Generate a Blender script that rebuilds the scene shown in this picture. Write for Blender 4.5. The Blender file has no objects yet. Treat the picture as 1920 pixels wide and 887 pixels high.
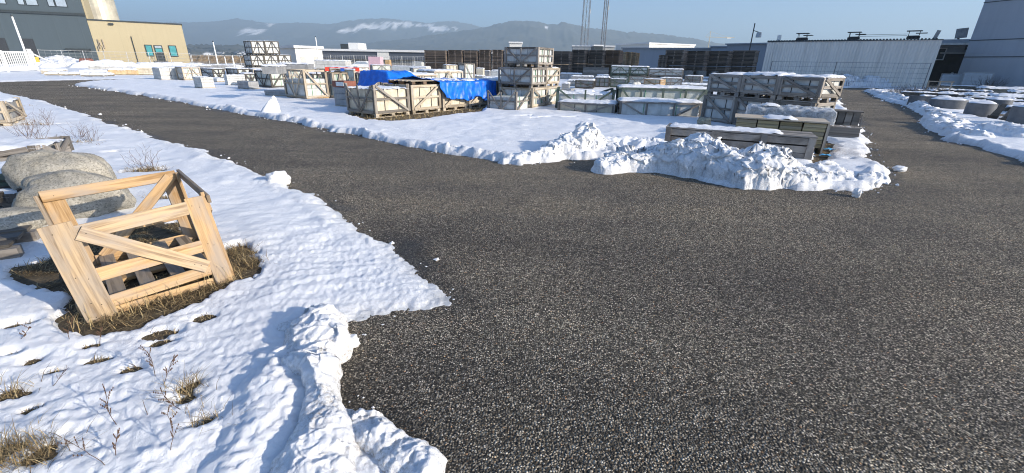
import bpy, math, random
import numpy as np
from mathutils import Vector, Matrix
rng = random.Random(7)
S = bpy.context.scene
COL = S.collection
rad = math.radians

# ------------------------------------------------------------------ camera
EYE = 1.6
FPX = 810.0                      # focal length in photo pixels (1920 wide)
PITCH, ROLL = rad(21.9), rad(1.05)
_F = np.array([0, math.cos(PITCH), -math.sin(PITCH)])
_U = np.array([0, math.sin(PITCH), math.cos(PITCH)])
_R = np.array([1.0, 0, 0])
_X = math.cos(ROLL) * _R + math.sin(ROLL) * _U
_Y = -math.sin(ROLL) * _R + math.cos(ROLL) * _U
cam = bpy.data.cameras.new('camera')
camo = bpy.data.objects.new('camera', cam)
COL.objects.link(camo)
cam.sensor_width = 36.0
cam.sensor_fit = 'HORIZONTAL'
cam.lens = FPX / 1920 * 36.0
cam.clip_start = 0.05
cam.clip_end = 30000
camo.matrix_world = Matrix(((_X[0], _Y[0], -_F[0], 0), (_X[1], _Y[1], -_F[1], 0), (_X[2], _Y[2], -_F[2], EYE), (0, 0, 0, 1)))
S.camera = camo

# ------------------------------------------------------------------ light
SUN_AZ, SUN_EL = -23.0, 19.5     # azimuth from +X towards +Y, degrees
w = bpy.data.worlds.new('World')
S.world = w
w.use_nodes = True
nt = w.node_tree
sky = nt.nodes.new('ShaderNodeTexSky')
sky.sky_type = 'NISHITA'
sky.sun_disc = False
sky.sun_elevation = rad(SUN_EL)
sky.sun_rotation = rad(90 - SUN_AZ)
sky.altitude = 300
sky.air_density = 0.9
sky.dust_density = 2.2
sky.ozone_density = 6.0
bg = nt.nodes['Background']
bg.inputs['Strength'].default_value = 0.14
nt.links.new(sky.outputs['Color'], bg.inputs['Color'])
sl = bpy.data.lights.new('sun', 'SUN')
sl.energy = 5.0
sl.angle = rad(0.5)
sl.color = (1.0, 0.88, 0.72)
so = bpy.data.objects.new('sun', sl)
COL.objects.link(so)
sd_ = Vector((math.cos(rad(SUN_AZ)) * math.cos(rad(SUN_EL)), math.sin(rad(SUN_AZ)) * math.cos(rad(SUN_EL)), math.sin(rad(SUN_EL))))
so.rotation_euler = (-sd_).to_track_quat('-Z', 'Y').to_euler()
so.location = (60, -10, 60)
S.view_settings.view_transform = 'Standard'
S.view_settings.look = 'None'
S.view_settings.gamma = 1
S.view_settings.use_curve_mapping = False
S.view_settings.exposure = 0.72
S.cycles.filter_width = 1.05

# ------------------------------------------------------------------ measuring: photo pixel -> place
def ray(px, py):
    return _F * FPX + _X * (px - 960) - _Y * (py - 443.5)
def G(px, py, z=0.0):            # point of a level plane
    d = ray(px, py)
    t = (z - EYE) / d[2]
    return np.array([d[0] * t, d[1] * t])
def V(px, py, dist):             # point at y = dist
    d = ray(px, py)
    t = dist / d[1]
    return np.array([d[0] * t, dist, EYE + d[2] * t])
def PX(x, y, z):
    v = np.array([x, y, z - EYE])
    c = v @ _F
    return 960 + FPX * (v @ _X) / c, 443.5 - FPX * (v @ _Y) / c
def hgt(x, y, py):               # height at a ground spot that appears at photo row py
    lo, hi = -5.0, min(120.0, EYE + (y * _F[1] - .1 * y) / -_F[2])
    for _ in range(50):
        m = (lo + hi) / 2
        if PX(x, y, m)[1] > py: lo = m
        else: hi = m
    return lo
def ext(a, ang, px, z=0.0):      # metres from a along heading ang until photo column px
    u = np.array([math.cos(rad(ang)), math.sin(rad(ang))])
    lo, hi = 0.0, 30.0
    s = 1 if PX(a[0] + u[0] * .1, a[1] + u[1] * .1, z)[0] > PX(a[0], a[1], z)[0] else -1
    for _ in range(40):
        m = (lo + hi) / 2
        if s * (PX(a[0] + u[0] * m, a[1] + u[1] * m, z)[0] - px) < 0: lo = m
        else: hi = m
    return lo

# ------------------------------------------------------------------ numpy noise
def _hash(ix, iy, seed):
    h = (ix.astype(np.int64) * 374761393 + iy.astype(np.int64) * 668265263 + seed * 974711) & 0xFFFFFFFF
    h = ((h ^ (h >> 13)) * 1274126177) & 0xFFFFFFFF
    h = (h ^ (h >> 16)) & 0xFFFFFFFF
    return h
def perlin(x, y, seed=0):
    x0 = np.floor(x); y0 = np.floor(y)
    fx = x - x0; fy = y - y0
    def g(ix, iy, dx, dy):
        a = _hash(ix, iy, seed) / 4294967296.0 * 2 * np.pi
        return np.cos(a) * dx + np.sin(a) * dy
    u = fx * fx * fx * (fx * (fx * 6 - 15) + 10); v = fy * fy * fy * (fy * (fy * 6 - 15) + 10)
    a = g(x0, y0, fx, fy); b = g(x0 + 1, y0, fx - 1, fy)
    c = g(x0, y0 + 1, fx, fy - 1); d = g(x0 + 1, y0 + 1, fx - 1, fy - 1)
    return ((a + (b - a) * u) + ((c + (d - c) * u) - (a + (b - a) * u)) * v) * 1.5
def fbm(x, y, octv=4, seed=0, gain=0.5):
    r = np.zeros_like(x); a = 1.0
    for i in range(octv):
        r += a * perlin(x * 2 ** i, y * 2 ** i, seed + i * 17)
        a *= gain
    return r
def worley(x, y, seed=0):
    x0 = np.floor(x); y0 = np.floor(y)
    best = np.full(x.shape, 9.0)
    for i in (-1, 0, 1):
        for j in (-1, 0, 1):
            cx = x0 + i; cy = y0 + j
            px = cx + _hash(cx, cy, seed) / 4294967296.0
            py = cy + _hash(cx, cy, seed + 5) / 4294967296.0
            best = np.minimum(best, (px - x) ** 2 + (py - y) ** 2)
    return np.sqrt(best)
def lumps(x, y, seed=0):         # rounded clods, 0..1
    wx = x + 0.25 * perlin(x * 1.7, y * 1.7, seed + 91); wy = y + 0.25 * perlin(x * 1.7, y * 1.7, seed + 92)
    d = worley(wx, wy, seed)
    return np.sqrt(np.clip(1 - (d / 0.85) ** 2, 0, 1))
def chunks(x, y, seed=0, tilt=.9):   # broken blocks: every cell a tilted facet at its own height, 0..1
    wx = x + .22 * perlin(x * 1.9, y * 1.9, seed + 71); wy = y + .22 * perlin(x * 1.9, y * 1.9, seed + 72)
    x0 = np.floor(wx); y0 = np.floor(wy)
    best = np.full(x.shape, 9.0); H = np.zeros(x.shape)
    for i in (-1, 0, 1):
        for j in (-1, 0, 1):
            cx = x0 + i; cy = y0 + j
            px = cx + _hash(cx, cy, seed) / 4294967296.0; py = cy + _hash(cx, cy, seed + 5) / 4294967296.0
            d = (px - wx) ** 2 + (py - wy) ** 2
            hh = _hash(cx, cy, seed + 9) / 4294967296.0 + tilt * ((_hash(cx, cy, seed + 10) / 4294967296.0 - .5) * (wx - px) + (_hash(cx, cy, seed + 11) / 4294967296.0 - .5) * (wy - py)) - .35 * d
            H = np.where(d < best, hh, H); best = np.minimum(best, d)
    return np.clip(H, 0, 1.2)
def sdist(x, y, poly):           # signed distance, positive inside
    poly = np.asarray(poly, float)
    n = len(poly); best = np.full(x.shape, 1e18); ins = np.zeros(x.shape, bool)
    for i in range(n):
        ax, ay = poly[i]; bx, by = poly[(i + 1) % n]
        ex, ey = bx - ax, by - ay
        t = np.clip(((x - ax) * ex + (y - ay) * ey) / max(ex * ex + ey * ey, 1e-12), 0, 1)
        best = np.minimum(best, (x - ax - t * ex) ** 2 + (y - ay - t * ey) ** 2)
        if ay != by:
            c = ((ay > y) != (by > y)) & (x < (bx - ax) * (y - ay) / (by - ay) + ax)
            ins ^= c
    d = np.sqrt(best)
    return np.where(ins, d, -d)
def pdist(x, y, line):
    line = np.asarray(line, float)
    best = np.full(x.shape, 1e18)
    for i in range(len(line) - 1):
        ax, ay = line[i]; bx, by = line[i + 1]
        ex, ey = bx - ax, by - ay
        t = np.clip(((x - ax) * ex + (y - ay) * ey) / max(ex * ex + ey * ey, 1e-12), 0, 1)
        best = np.minimum(best, (x - ax - t * ex) ** 2 + (y - ay - t * ey) ** 2)
    return np.sqrt(best)

# ------------------------------------------------------------------ materials
MATS = {}
def newmat(name):
    m = bpy.data.materials.new(name); m.use_nodes = True
    t = m.node_tree
    return m, t, t.nodes['Principled BSDF']
def nd(t, kind, **kw):
    n = t.nodes.new(kind)
    for k, v in kw.items():
        if k in n.inputs: n.inputs[k].default_value = v
        else: setattr(n, k, v)
    return n
def ramp(t, src, stops):
    r = t.nodes.new('ShaderNodeValToRGB')
    e = r.color_ramp.elements
    while len(e) < len(stops): e.new(0.5)
    for i, (p, c) in enumerate(stops):
        e[i].position = p
        e[i].color = (*c, 1) if len(c) == 3 else c
    t.links.new(src, r.inputs[0])
    return r
def mixc(t, fac, a, b, mode='MIX'):
    m = t.nodes.new('ShaderNodeMix'); m.data_type = 'RGBA'; m.blend_type = mode
    for i, v in ((0, fac), (6, a), (7, b)):
        if isinstance(v, (int, float)): m.inputs[i].default_value = v
        elif isinstance(v, tuple): m.inputs[i].default_value = (*v, 1)
        else: t.links.new(v, m.inputs[i])
    return m.outputs[2]
def mth(t, op, a, b=0.0, clamp=False):
    m = t.nodes.new('ShaderNodeMath'); m.operation = op; m.use_clamp = clamp
    for i, v in ((0, a), (1, b)):
        if isinstance(v, (int, float)): m.inputs[i].default_value = v
        else: t.links.new(v, m.inputs[i])
    return m.outputs[0]
def bump(t, p, h, strength=0.3, dist=0.01):
    b = t.nodes.new('ShaderNodeBump')
    b.inputs['Strength'].default_value = strength; b.inputs['Distance'].default_value = dist
    t.links.new(h, b.inputs['Height']); t.links.new(b.outputs[0], p.inputs['Normal'])
    return b
def mat_plain(name, c, rough=0.6, metal=0.0, var=0.25, scale=6.0, spec=0.3, bstr=0.15):
    """a plain surface with uneven tone, grime blotches and slight relief"""
    if name in MATS: return MATS[name]
    m, t, p = newmat(name)
    tc = nd(t, 'ShaderNodeTexCoord')
    n1 = nd(t, 'ShaderNodeTexNoise', Scale=scale, Detail=6.0, Roughness=0.65)
    t.links.new(tc.outputs['Object'], n1.inputs['Vector'])
    dk = tuple(v * (1 - var) for v in c); lt = tuple(min(1, v * (1 + var * .6)) for v in c)
    r = ramp(t, n1.outputs[0], [(0.3, dk), (0.7, lt)])
    t.links.new(r.outputs[0], p.inputs['Base Color'])
    p.inputs['Roughness'].default_value = rough; p.inputs['Metallic'].default_value = metal
    p.inputs['Specular IOR Level'].default_value = spec
    if bstr: bump(t, p, n1.outputs[0], bstr, 0.01)
    MATS[name] = m
    return m
def mat_wood(name, base, dark, knots=0.5, var=0.35, rough=0.75):
    """boards: grain runs along the u of each board, every board its own tone (attribute 'tone')"""
    m, t, p = newmat(name)
    uv = nd(t, 'ShaderNodeUVMap'); at = nd(t, 'ShaderNodeAttribute', attribute_name='tone')
    mp = nd(t, 'ShaderNodeMapping'); mp.inputs['Scale'].default_value = (1.6, 34, 1)
    t.links.new(uv.outputs[0], mp.inputs[0])
    g = nd(t, 'ShaderNodeTexNoise', Scale=1.0, Detail=6.0, Roughness=0.6, Distortion=0.6)
    t.links.new(mp.outputs[0], g.inputs['Vector'])
    mp2 = nd(t, 'ShaderNodeMapping'); mp2.inputs['Scale'].default_value = (3.0, 9, 1)
    t.links.new(uv.outputs[0], mp2.inputs[0])
    g2 = nd(t, 'ShaderNodeTexNoise', Scale=1.0, Detail=4.0, Roughness=0.55)
    t.links.new(mp2.outputs[0], g2.inputs['Vector'])
    kn = nd(t, 'ShaderNodeTexVoronoi', Scale=1.0); mp3 = nd(t, 'ShaderNodeMapping'); mp3.inputs['Scale'].default_value = (2.6, 9, 1)
    t.links.new(uv.outputs[0], mp3.inputs[0]); t.links.new(mp3.outputs[0], kn.inputs['Vector'])
    c1 = ramp(t, g.outputs[0], [(0.38, dark), (0.56, base)]).outputs[0]
    grey = tuple(0.35 * v + 0.65 * (sum(base) / 3) * .72 for v in base)
    c2 = mixc(t, ramp(t, g2.outputs[0], [(0.45, (0, 0, 0)), (0.66, (.9, .9, .9))]).outputs[0], c1, grey)
    c3 = mixc(t, mth(t, 'MULTIPLY', ramp(t, kn.outputs['Distance'], [(0.05, (1, 1, 1)), (0.13, (0, 0, 0))]).outputs[0], knots), c2, tuple(v * .35 for v in dark))
    k = mth(t, 'MULTIPLY_ADD', at.outputs['Fac'], 2 * var); k.node.inputs[2].default_value = 1 - var
    vm = nd(t, 'ShaderNodeVectorMath', operation='SCALE'); t.links.new(c3, vm.inputs[0]); t.links.new(k, vm.inputs['Scale'])
    t.links.new(vm.outputs[0], p.inputs['Base Color'])
    p.inputs['Roughness'].default_value = rough; p.inputs['Specular IOR Level'].default_value = 0.25
    bump(t, p, g.outputs[0], 0.5, 0.005)
    MATS[name] = m
    return m

# snow: bright, faintly blue, with grit where the plough mixed in road dirt (attribute 'dirt') and grey ice where it is thin ('thin')
def mat_snow():
    m, t, p = newmat('snow')
    geo = nd(t, 'ShaderNodeNewGeometry')
    n1 = nd(t, 'ShaderNodeTexNoise', Scale=28.0, Detail=6.0, Roughness=0.7)
    n2 = nd(t, 'ShaderNodeTexNoise', Scale=170.0, Detail=2.0, Roughness=0.6)
    n3 = nd(t, 'ShaderNodeTexNoise', Scale=60.0, Detail=5.0, Roughness=0.75)
    n4 = nd(t, 'ShaderNodeTexNoise', Scale=3.0, Detail=4.0, Roughness=0.6)
    for n in (n1, n2, n3, n4): t.links.new(geo.outputs['Position'], n.inputs['Vector'])
    di = nd(t, 'ShaderNodeAttribute', attribute_name='dirt'); th = nd(t, 'ShaderNodeAttribute', attribute_name='thin')
    base = ramp(t, n4.outputs[0], [(0.3, (0.76, 0.78, 0.81)), (0.7, (0.86, 0.87, 0.88))]).outputs[0]
    d = mth(t, 'MULTIPLY', ramp(t, n3.outputs[0], [(0.42, (0, 0, 0)), (0.66, (1, 1, 1))]).outputs[0], di.outputs['Fac'], True)
    c = mixc(t, d, base, (0.27, 0.24, 0.20))
    c = mixc(t, mth(t, 'MULTIPLY', th.outputs['Fac'], mth(t, 'ADD', n1.outputs[0], 0.25), True), c, (0.36, 0.38, 0.40))
    t.links.new(c, p.inputs['Base Color'])
    p.inputs['Roughness'].default_value = 0.55; p.inputs['Specular IOR Level'].default_value = 0.25
    n5 = nd(t, 'ShaderNodeTexNoise', Scale=420.0, Detail=1.0); t.links.new(geo.outputs['Position'], n5.inputs['Vector'])
    h = mth(t, 'ADD', mth(t, 'ADD', n1.outputs[0], mth(t, 'MULTIPLY', n2.outputs[0], 0.38)), mth(t, 'MULTIPLY', n5.outputs[0], 0.16))
    bump(t, p, h, 0.85, 0.013)
    MATS['snow'] = m
    return m
def mat_asphalt():
    m, t, p = newmat('asphalt')
    wet = nd(t, 'ShaderNodeAttribute', attribute_name='wet')
    geo = nd(t, 'ShaderNodeNewGeometry')
    wob = nd(t, 'ShaderNodeTexNoise', Scale=60.0, Detail=1.0); t.links.new(geo.outputs['Position'], wob.inputs['Vector'])
    pos = nd(t, 'ShaderNodeVectorMath', operation='MULTIPLY_ADD')
    t.links.new(wob.outputs[1], pos.inputs[0]); pos.inputs[1].default_value = (.011, .011, 0); t.links.new(geo.outputs['Position'], pos.inputs[2])
    v1 = nd(t, 'ShaderNodeTexVoronoi', Scale=80.0); v1.voronoi_dimensions = '2D'
    v2 = nd(t, 'ShaderNodeTexVoronoi', Scale=150.0); v2.voronoi_dimensions = '2D'
    for v in (v1, v2): t.links.new(pos.outputs[0], v.inputs['Vector'])
    sp = nd(t, 'ShaderNodeSeparateColor'); t.links.new(v1.outputs['Color'], sp.inputs[0])
    sp2 = nd(t, 'ShaderNodeSeparateColor'); t.links.new(v2.outputs['Color'], sp2.inputs[0])
    stone = ramp(t, sp.outputs[0], [(0.0, (0.024, 0.022, 0.019)), (0.30, (0.062, 0.057, 0.049)), (0.62, (0.20, 0.185, 0.158)), (0.86, (0.44, 0.405, 0.345)), (1.0, (0.68, 0.63, 0.54))]).outputs[0]
    tint = ramp(t, sp.outputs[1], [(0.0, (1, 1, 1)), (0.86, (1, 1, 1)), (0.95, (1.0, .82, .6)), (1.0, (1.0, .62, .42))]).outputs[0]
    stone = mixc(t, 1.0, stone, tint, 'MULTIPLY')
    fine = ramp(t, sp2.outputs[0], [(0.0, (0.016, 0.015, 0.013)), (0.7, (0.065, 0.06, 0.052)), (1.0, (0.34, 0.31, 0.26))]).outputs[0]
    gap = ramp(t, v1.outputs['Distance'], [(0.26, (0, 0, 0)), (0.46, (1, 1, 1))]).outputs[0]
    gap = mth(t, 'MAXIMUM', gap, ramp(t, sp.outputs[2], [(0.36, (1, 1, 1)), (0.46, (0, 0, 0))]).outputs[0])
    big = nd(t, 'ShaderNodeTexNoise', Scale=0.55, Detail=5.0, Roughness=0.6); t.links.new(geo.outputs['Position'], big.inputs['Vector'])
    c = mixc(t, gap, stone, fine)
    c = mixc(t, 1.0, c, (1.34, 1.29, 1.20), 'MULTIPLY')
    c = mixc(t, 1.0, c, ramp(t, big.outputs[0], [(0.3, (.72, .72, .74)), (0.7, (1.22, 1.19, 1.12))]).outputs[0], 'MULTIPLY')
    tr = nd(t, 'ShaderNodeMapping'); tr.inputs['Rotation'].default_value = (0, 0, rad(-38)); tr.inputs['Scale'].default_value = (.12, 1.1, 1); t.links.new(geo.outputs['Position'], tr.inputs[0])
    trk = nd(t, 'ShaderNodeTexNoise', Scale=1.0, Detail=4.0, Roughness=0.55); t.links.new(tr.outputs[0], trk.inputs['Vector'])
    c = mixc(t, 1.0, c, ramp(t, trk.outputs[0], [(0.35, (.80, .80, .81)), (0.52, (1, 1, 1)), (0.68, (1.22, 1.19, 1.13))]).outputs[0], 'MULTIPLY')
    c = mixc(t, 1.0, c, mixc(t, wet.outputs['Fac'], (1, 1, 1), (.34, .33, .32)), 'MULTIPLY')
    t.links.new(c, p.inputs['Base Color'])
    t.links.new(mth(t, 'SUBTRACT', .8, mth(t, 'MULTIPLY', wet.outputs['Fac'], .45)), p.inputs['Roughness']); p.inputs['Specular IOR Level'].default_value = 0.2
    hh = mth(t, 'SUBTRACT', mth(t, 'MULTIPLY', sp.outputs[2], 0.5), v1.outputs['Distance'])
    bump(t, p, hh, 1.0, 0.007)
    MATS['asphalt'] = m
    return m
def mat_soil():
    m, t, p = newmat('soil')
    geo = nd(t, 'ShaderNodeNewGeometry')
    n1 = nd(t, 'ShaderNodeTexNoise', Scale=9.0, Detail=8.0, Roughness=0.7); t.links.new(geo.outputs['Position'], n1.inputs['Vector'])
    n2 = nd(t, 'ShaderNodeTexNoise', Scale=70.0, Detail=4.0); t.links.new(geo.outputs['Position'], n2.inputs['Vector'])
    c = ramp(t, n1.outputs[0], [(0.3, (0.035, 0.026, 0.015)), (0.55, (0.10, 0.075, 0.042)), (0.75, (0.20, 0.155, 0.085))]).outputs[0]
    t.links.new(c, p.inputs['Base Color']); p.inputs['Roughness'].default_value = 0.95
    bump(t, p, n2.outputs[0], 0.9, 0.02)
    MATS['soil'] = m
    return m
def mat_plainland():
    m, t, p = newmat('far_land')
    geo = nd(t, 'ShaderNodeNewGeometry')
    mp = nd(t, 'ShaderNodeMapping'); mp.inputs['Scale'].default_value = (0.012, 0.03, 1); t.links.new(geo.outputs['Position'], mp.inputs[0])
    n1 = nd(t, 'ShaderNodeTexNoise', Scale=1.0, Detail=6.0, Roughness=0.6); t.links.new(mp.outputs[0], n1.inputs['Vector'])
    c = ramp(t, n1.outputs[0], [(0.40, (0.62, 0.64, 0.66)), (0.47, (0.30, 0.24, 0.15)), (0.6, (0.20, 0.15, 0.09)), (0.7, (0.6, 0.6, 0.6))]).outputs[0]
    t.links.new(c, p.inputs['Base Color']); p.inputs['Roughness'].default_value = 0.95
    MATS['far_land'] = m
    return m
def mat_slab(name, c1, c2, seams=True):
    """sawn stone slabs standing in a crate under dusty film"""
    m, t, p = newmat(name)
    tc = nd(t, 'ShaderNodeTexCoord')
    n1 = nd(t, 'ShaderNodeTexNoise', Scale=3.0, Detail=7.0, Roughness=0.65); t.links.new(tc.outputs['Object'], n1.inputs['Vector'])
    n2 = nd(t, 'ShaderNodeTexNoise', Scale=30.0, Detail=4.0); t.links.new(tc.outputs['Object'], n2.inputs['Vector'])
    mp = nd(t, 'ShaderNodeMapping'); mp.inputs['Scale'].default_value = (14, 14, .9); t.links.new(tc.outputs['Object'], mp.inputs[0])
    n3 = nd(t, 'ShaderNodeTexNoise', Scale=1.0, Detail=3.0); t.links.new(mp.outputs[0], n3.inputs['Vector'])
    c = ramp(t, n1.outputs[0], [(0.3, c1), (0.68, c2)]).outputs[0]
    c = mixc(t, mth(t, 'MULTIPLY', ramp(t, n3.outputs[0], [(0.55, (0, 0, 0)), (0.75, (1, 1, 1))]).outputs[0], 0.45), c, tuple(v * .45 for v in c1))
    t.links.new(c, p.inputs['Base Color']); p.inputs['Roughness'].default_value = 0.5
    bump(t, p, n2.outputs[0], 0.15, 0.01)
    MATS[name] = m
    return m
def mat_granite():
    m, t, p = newmat('granite')
    tc = nd(t, 'ShaderNodeTexCoord')
    v = nd(t, 'ShaderNodeTexVoronoi', Scale=85.0); t.links.new(tc.outputs['Object'], v.inputs['Vector'])
    n = nd(t, 'ShaderNodeTexNoise', Scale=2.2, Detail=7.0, Roughness=0.65); t.links.new(tc.outputs['Object'], n.inputs['Vector'])
    n2 = nd(t, 'ShaderNodeTexNoise', Scale=24.0, Detail=6.0, Roughness=0.7); t.links.new(tc.outputs['Object'], n2.inputs['Vector'])
    sp = nd(t, 'ShaderNodeSeparateColor'); t.links.new(v.outputs['Color'], sp.inputs[0])
    a = ramp(t, sp.outputs[0], [(0.0, (0.20, 0.188, 0.16)), (0.25, (0.31, 0.292, 0.25)), (1.0, (0.43, 0.405, 0.345))]).outputs[0]
    b = ramp(t, n.outputs[0], [(0.32, (0.68, 0.66, 0.6)), (0.6, (1, 1, 1)), (0.75, (1.15, 1.05, .85))]).outputs[0]
    t.links.new(mixc(t, 1.0, a, b, 'MULTIPLY'), p.inputs['Base Color']); p.inputs['Roughness'].default_value = 0.85
    bump(t, p, n2.outputs[0], 0.5, 0.02)
    MATS['granite'] = m
    return m
def mat_clad(name, c, pitch, axis=0, depth=0.02, rough=0.5, stain=0.3, wave=True):
    """profiled sheet cladding: ribs across object axis, streaks running down"""
    m, t, p = newmat(name)
    tc = nd(t, 'ShaderNodeTexCoord')
    sx = nd(t, 'ShaderNodeSeparateXYZ'); t.links.new(tc.outputs['Object'], sx.inputs[0])
    mp = nd(t, 'ShaderNodeMapping'); mp.inputs['Scale'].default_value = (2.2, 2.2, .12); t.links.new(tc.outputs['Object'], mp.inputs[0])
    n = nd(t, 'ShaderNodeTexNoise', Scale=1.0, Detail=6.0, Roughness=0.65); t.links.new(mp.outputs[0], n.inputs['Vector'])
    n2 = nd(t, 'ShaderNodeTexNoise', Scale=.5, Detail=4.0); t.links.new(tc.outputs['Object'], n2.inputs['Vector'])
    col = mixc(t, mth(t, 'MULTIPLY', ramp(t, n.outputs[0], [(0.4, (0, 0, 0)), (0.75, (1, 1, 1))]).outputs[0], stain), c, tuple(v * .5 for v in c))
    col = mixc(t, mth(t, 'MULTIPLY', n2.outputs[0], .25), col, tuple(min(1, v * 1.2) for v in c))
    t.links.new(col, p.inputs['Base Color']); p.inputs['Roughness'].default_value = rough
    s = mth(t, 'SINE', mth(t, 'MULTIPLY', sx.outputs[axis], 2 * math.pi / pitch))
    if not wave: s = mth(t, 'GREATER_THAN', s, 0.985)
    bump(t, p, s, 0.6, depth)
    MATS[name] = m
    return m
SNOW = mat_snow(); ASPH = mat_asphalt(); SOIL = mat_soil(); LAND = mat_plainland(); GRAN = mat_granite()
W_NEW = mat_wood('fresh_pine', (0.47, 0.315, 0.165), (0.27, 0.165, 0.075), 1.0, .3)
W_GREY = mat_wood('weathered_wood', (0.28, 0.25, 0.215), (0.12, 0.105, 0.09), .4, .4)
W_TAN = mat_wood('tan_wood', (0.46, 0.39, 0.29), (0.26, 0.21, 0.15), .4, .3)
W_DARK = mat_wood('dark_wood', (0.11, 0.10, 0.085), (0.05, 0.045, 0.04), .3, .35)
W_GREEN = mat_wood('green_stained_wood', (0.10, 0.14, 0.11), (0.05, 0.065, 0.055), .3, .3)
W_BROWN = mat_wood('brown_pallet_wood', (0.20, 0.115, 0.06), (0.075, 0.045, 0.028), .3, .4)
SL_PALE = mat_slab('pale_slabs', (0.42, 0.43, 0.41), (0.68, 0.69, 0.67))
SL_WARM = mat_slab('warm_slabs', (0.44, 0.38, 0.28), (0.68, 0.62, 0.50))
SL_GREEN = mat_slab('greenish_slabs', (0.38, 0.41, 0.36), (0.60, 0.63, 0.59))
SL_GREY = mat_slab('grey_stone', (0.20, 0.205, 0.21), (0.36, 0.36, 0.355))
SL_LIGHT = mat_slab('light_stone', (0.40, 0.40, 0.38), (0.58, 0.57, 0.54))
CONC = mat_plain('concrete', (0.14, 0.145, 0.15), .85, var=.3, scale=4)
STEEL = mat_plain('galvanised_steel', (0.45, 0.46, 0.47), .45, .6, .2, 9)
STRAP_G = mat_plain('green_strap', (0.10, 0.34, 0.16), .5, var=.2)
STRAP_K = mat_plain('black_strap', (0.03, 0.03, 0.035), .5, var=.2)
WHITE = mat_plain('white_paint', (0.78, 0.78, 0.75), .5, var=.12)
BLACKNET = mat_plain('black_netting', (0.03, 0.032, 0.034), .8, var=.4, scale=20)

# ------------------------------------------------------------------ mesh builder and tags
class MB:
    def __init__(s): s.v = []; s.f = []; s.uv = []; s.tone = []; s.smooth = False
    def quadset(s, vs, fs, uvs=None, tone=None):
        b = len(s.v); tone = rng.random() if tone is None else tone
        s.v += [tuple(map(float, q)) for q in vs]
        for k, f in enumerate(fs):
            s.f.append(tuple(b + i for i in f)); s.tone.append(tone)
            s.uv += uvs[k] if uvs else [(vs[i][0] + vs[i][2] * .3, vs[i][1] + vs[i][2]) for i in f]
    def hexa(s, c, tone=None, L=1.0, W=1.0):
        """eight corners: bottom 0-3 ccw, top 4-7"""
        fs = [(3, 2, 1, 0), (4, 5, 6, 7), (0, 1, 5, 4), (1, 2, 6, 5), (2, 3, 7, 6), (3, 0, 4, 7)]
        o = rng.random() * 40; o2 = rng.random() * 40
        uvs = []
        for k in range(6):
            ww = W if k < 2 else W * .3
            if k in (3, 5): uvs.append([(o, o2), (o + .05, o2), (o + .05, o2 + ww), (o, o2 + ww)])
            else: uvs.append([(o, o2), (o + L, o2), (o + L, o2 + ww), (o, o2 + ww)] if k != 0 else [(o, o2 + ww), (o + L, o2 + ww), (o + L, o2), (o, o2)])
        s.quadset(c, fs, uvs, tone)
    def box(s, x0, x1, y0, y1, z0, z1, tone=None):
        dx, dy, dz = x1 - x0, y1 - y0, z1 - z0
        if dx >= dy and dx >= dz: p, q = (x0, (y0 + y1) / 2, (z0 + z1) / 2), (x1, (y0 + y1) / 2, (z0 + z1) / 2); s.bar(p, q, dy, dz, (0, 0, 1), tone)
        elif dy >= dz: p, q = ((x0 + x1) / 2, y0, (z0 + z1) / 2), ((x0 + x1) / 2, y1, (z0 + z1) / 2); s.bar(p, q, dx, dz, (0, 0, 1), tone)
        else: p, q = ((x0 + x1) / 2, (y0 + y1) / 2, z0), ((x0 + x1) / 2, (y0 + y1) / 2, z1); s.bar(p, q, dy, dx, (1, 0, 0), tone)
    def bar(s, p, q, w, t, nrm, tone=None):
        """board from p to q, width w across, thickness t along nrm"""
        p = Vector(p); q = Vector(q); d = (q - p); L = d.length; d.normalize()
        n = Vector(nrm); n = (n - d * n.dot(d)).normalized(); a = n.cross(d)
        h = a * (w / 2); k = n * (t / 2)
        c = [p - h - k, q - h - k, q + h - k, p + h - k, p - h + k, q - h + k, q + h + k, p + h + k]
        # order bottom ccw seen from +n : p-h, q-h, q+h, p+h
        s.hexa([tuple(x) for x in c], tone, L, w)
    def tube(s, p, q, r0, r1=None, n=6, tone=None, cap=True):
        r1 = r0 if r1 is None else r1
        p = Vector(p); q = Vector(q); d = (q - p).normalized()
        a = d.orthogonal().normalized(); b = d.cross(a)
        vs = []
        for P, r in ((p, r0), (q, r1)):
            for i in range(n):
                an = 2 * math.pi * i / n
                vs.append(tuple(P + a * math.cos(an) * r + b * math.sin(an) * r))
        fs = [(i, (i + 1) % n, n + (i + 1) % n, n + i) for i in range(n)]
        if cap: fs += [tuple(reversed(range(n))), tuple(range(n, 2 * n))]
        s.quadset(vs, fs, None, tone)
    def build(s, name, mat, parent=None, smooth=False, loc=None, rot=None, bevel=0):
        me = bpy.data.meshes.new(name)
        me.from_pydata(s.v, [], s.f)
        uv = me.uv_layers.new(name='UVMap')
        uv.data.foreach_set('uv', np.array(s.uv, dtype=np.float32).ravel())
        a = me.attributes.new('tone', 'FLOAT', 'FACE')
        a.data.foreach_set('value', np.array(s.tone, dtype=np.float32))
        return link(name, me, mat, parent, smooth, loc, rot, bevel)
def link(name, me, mat, parent=None, smooth=False, loc=None, rot=None, bevel=0):
    o = bpy.data.objects.new(name, me); COL.objects.link(o)
    if isinstance(mat, str): mat = MATS[mat]
    if mat: me.materials.append(mat)
    if smooth: me.polygons.foreach_set('use_smooth', [True] * len(me.polygons))
    if parent: o.parent = parent
    if loc is not None: o.location = loc
    if rot is not None: o.rotation_euler = rot
    if bevel:
        b = o.modifiers.new('bevel', 'BEVEL'); b.width = bevel; b.segments = 1; b.limit_method = 'ANGLE'
    return o
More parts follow.
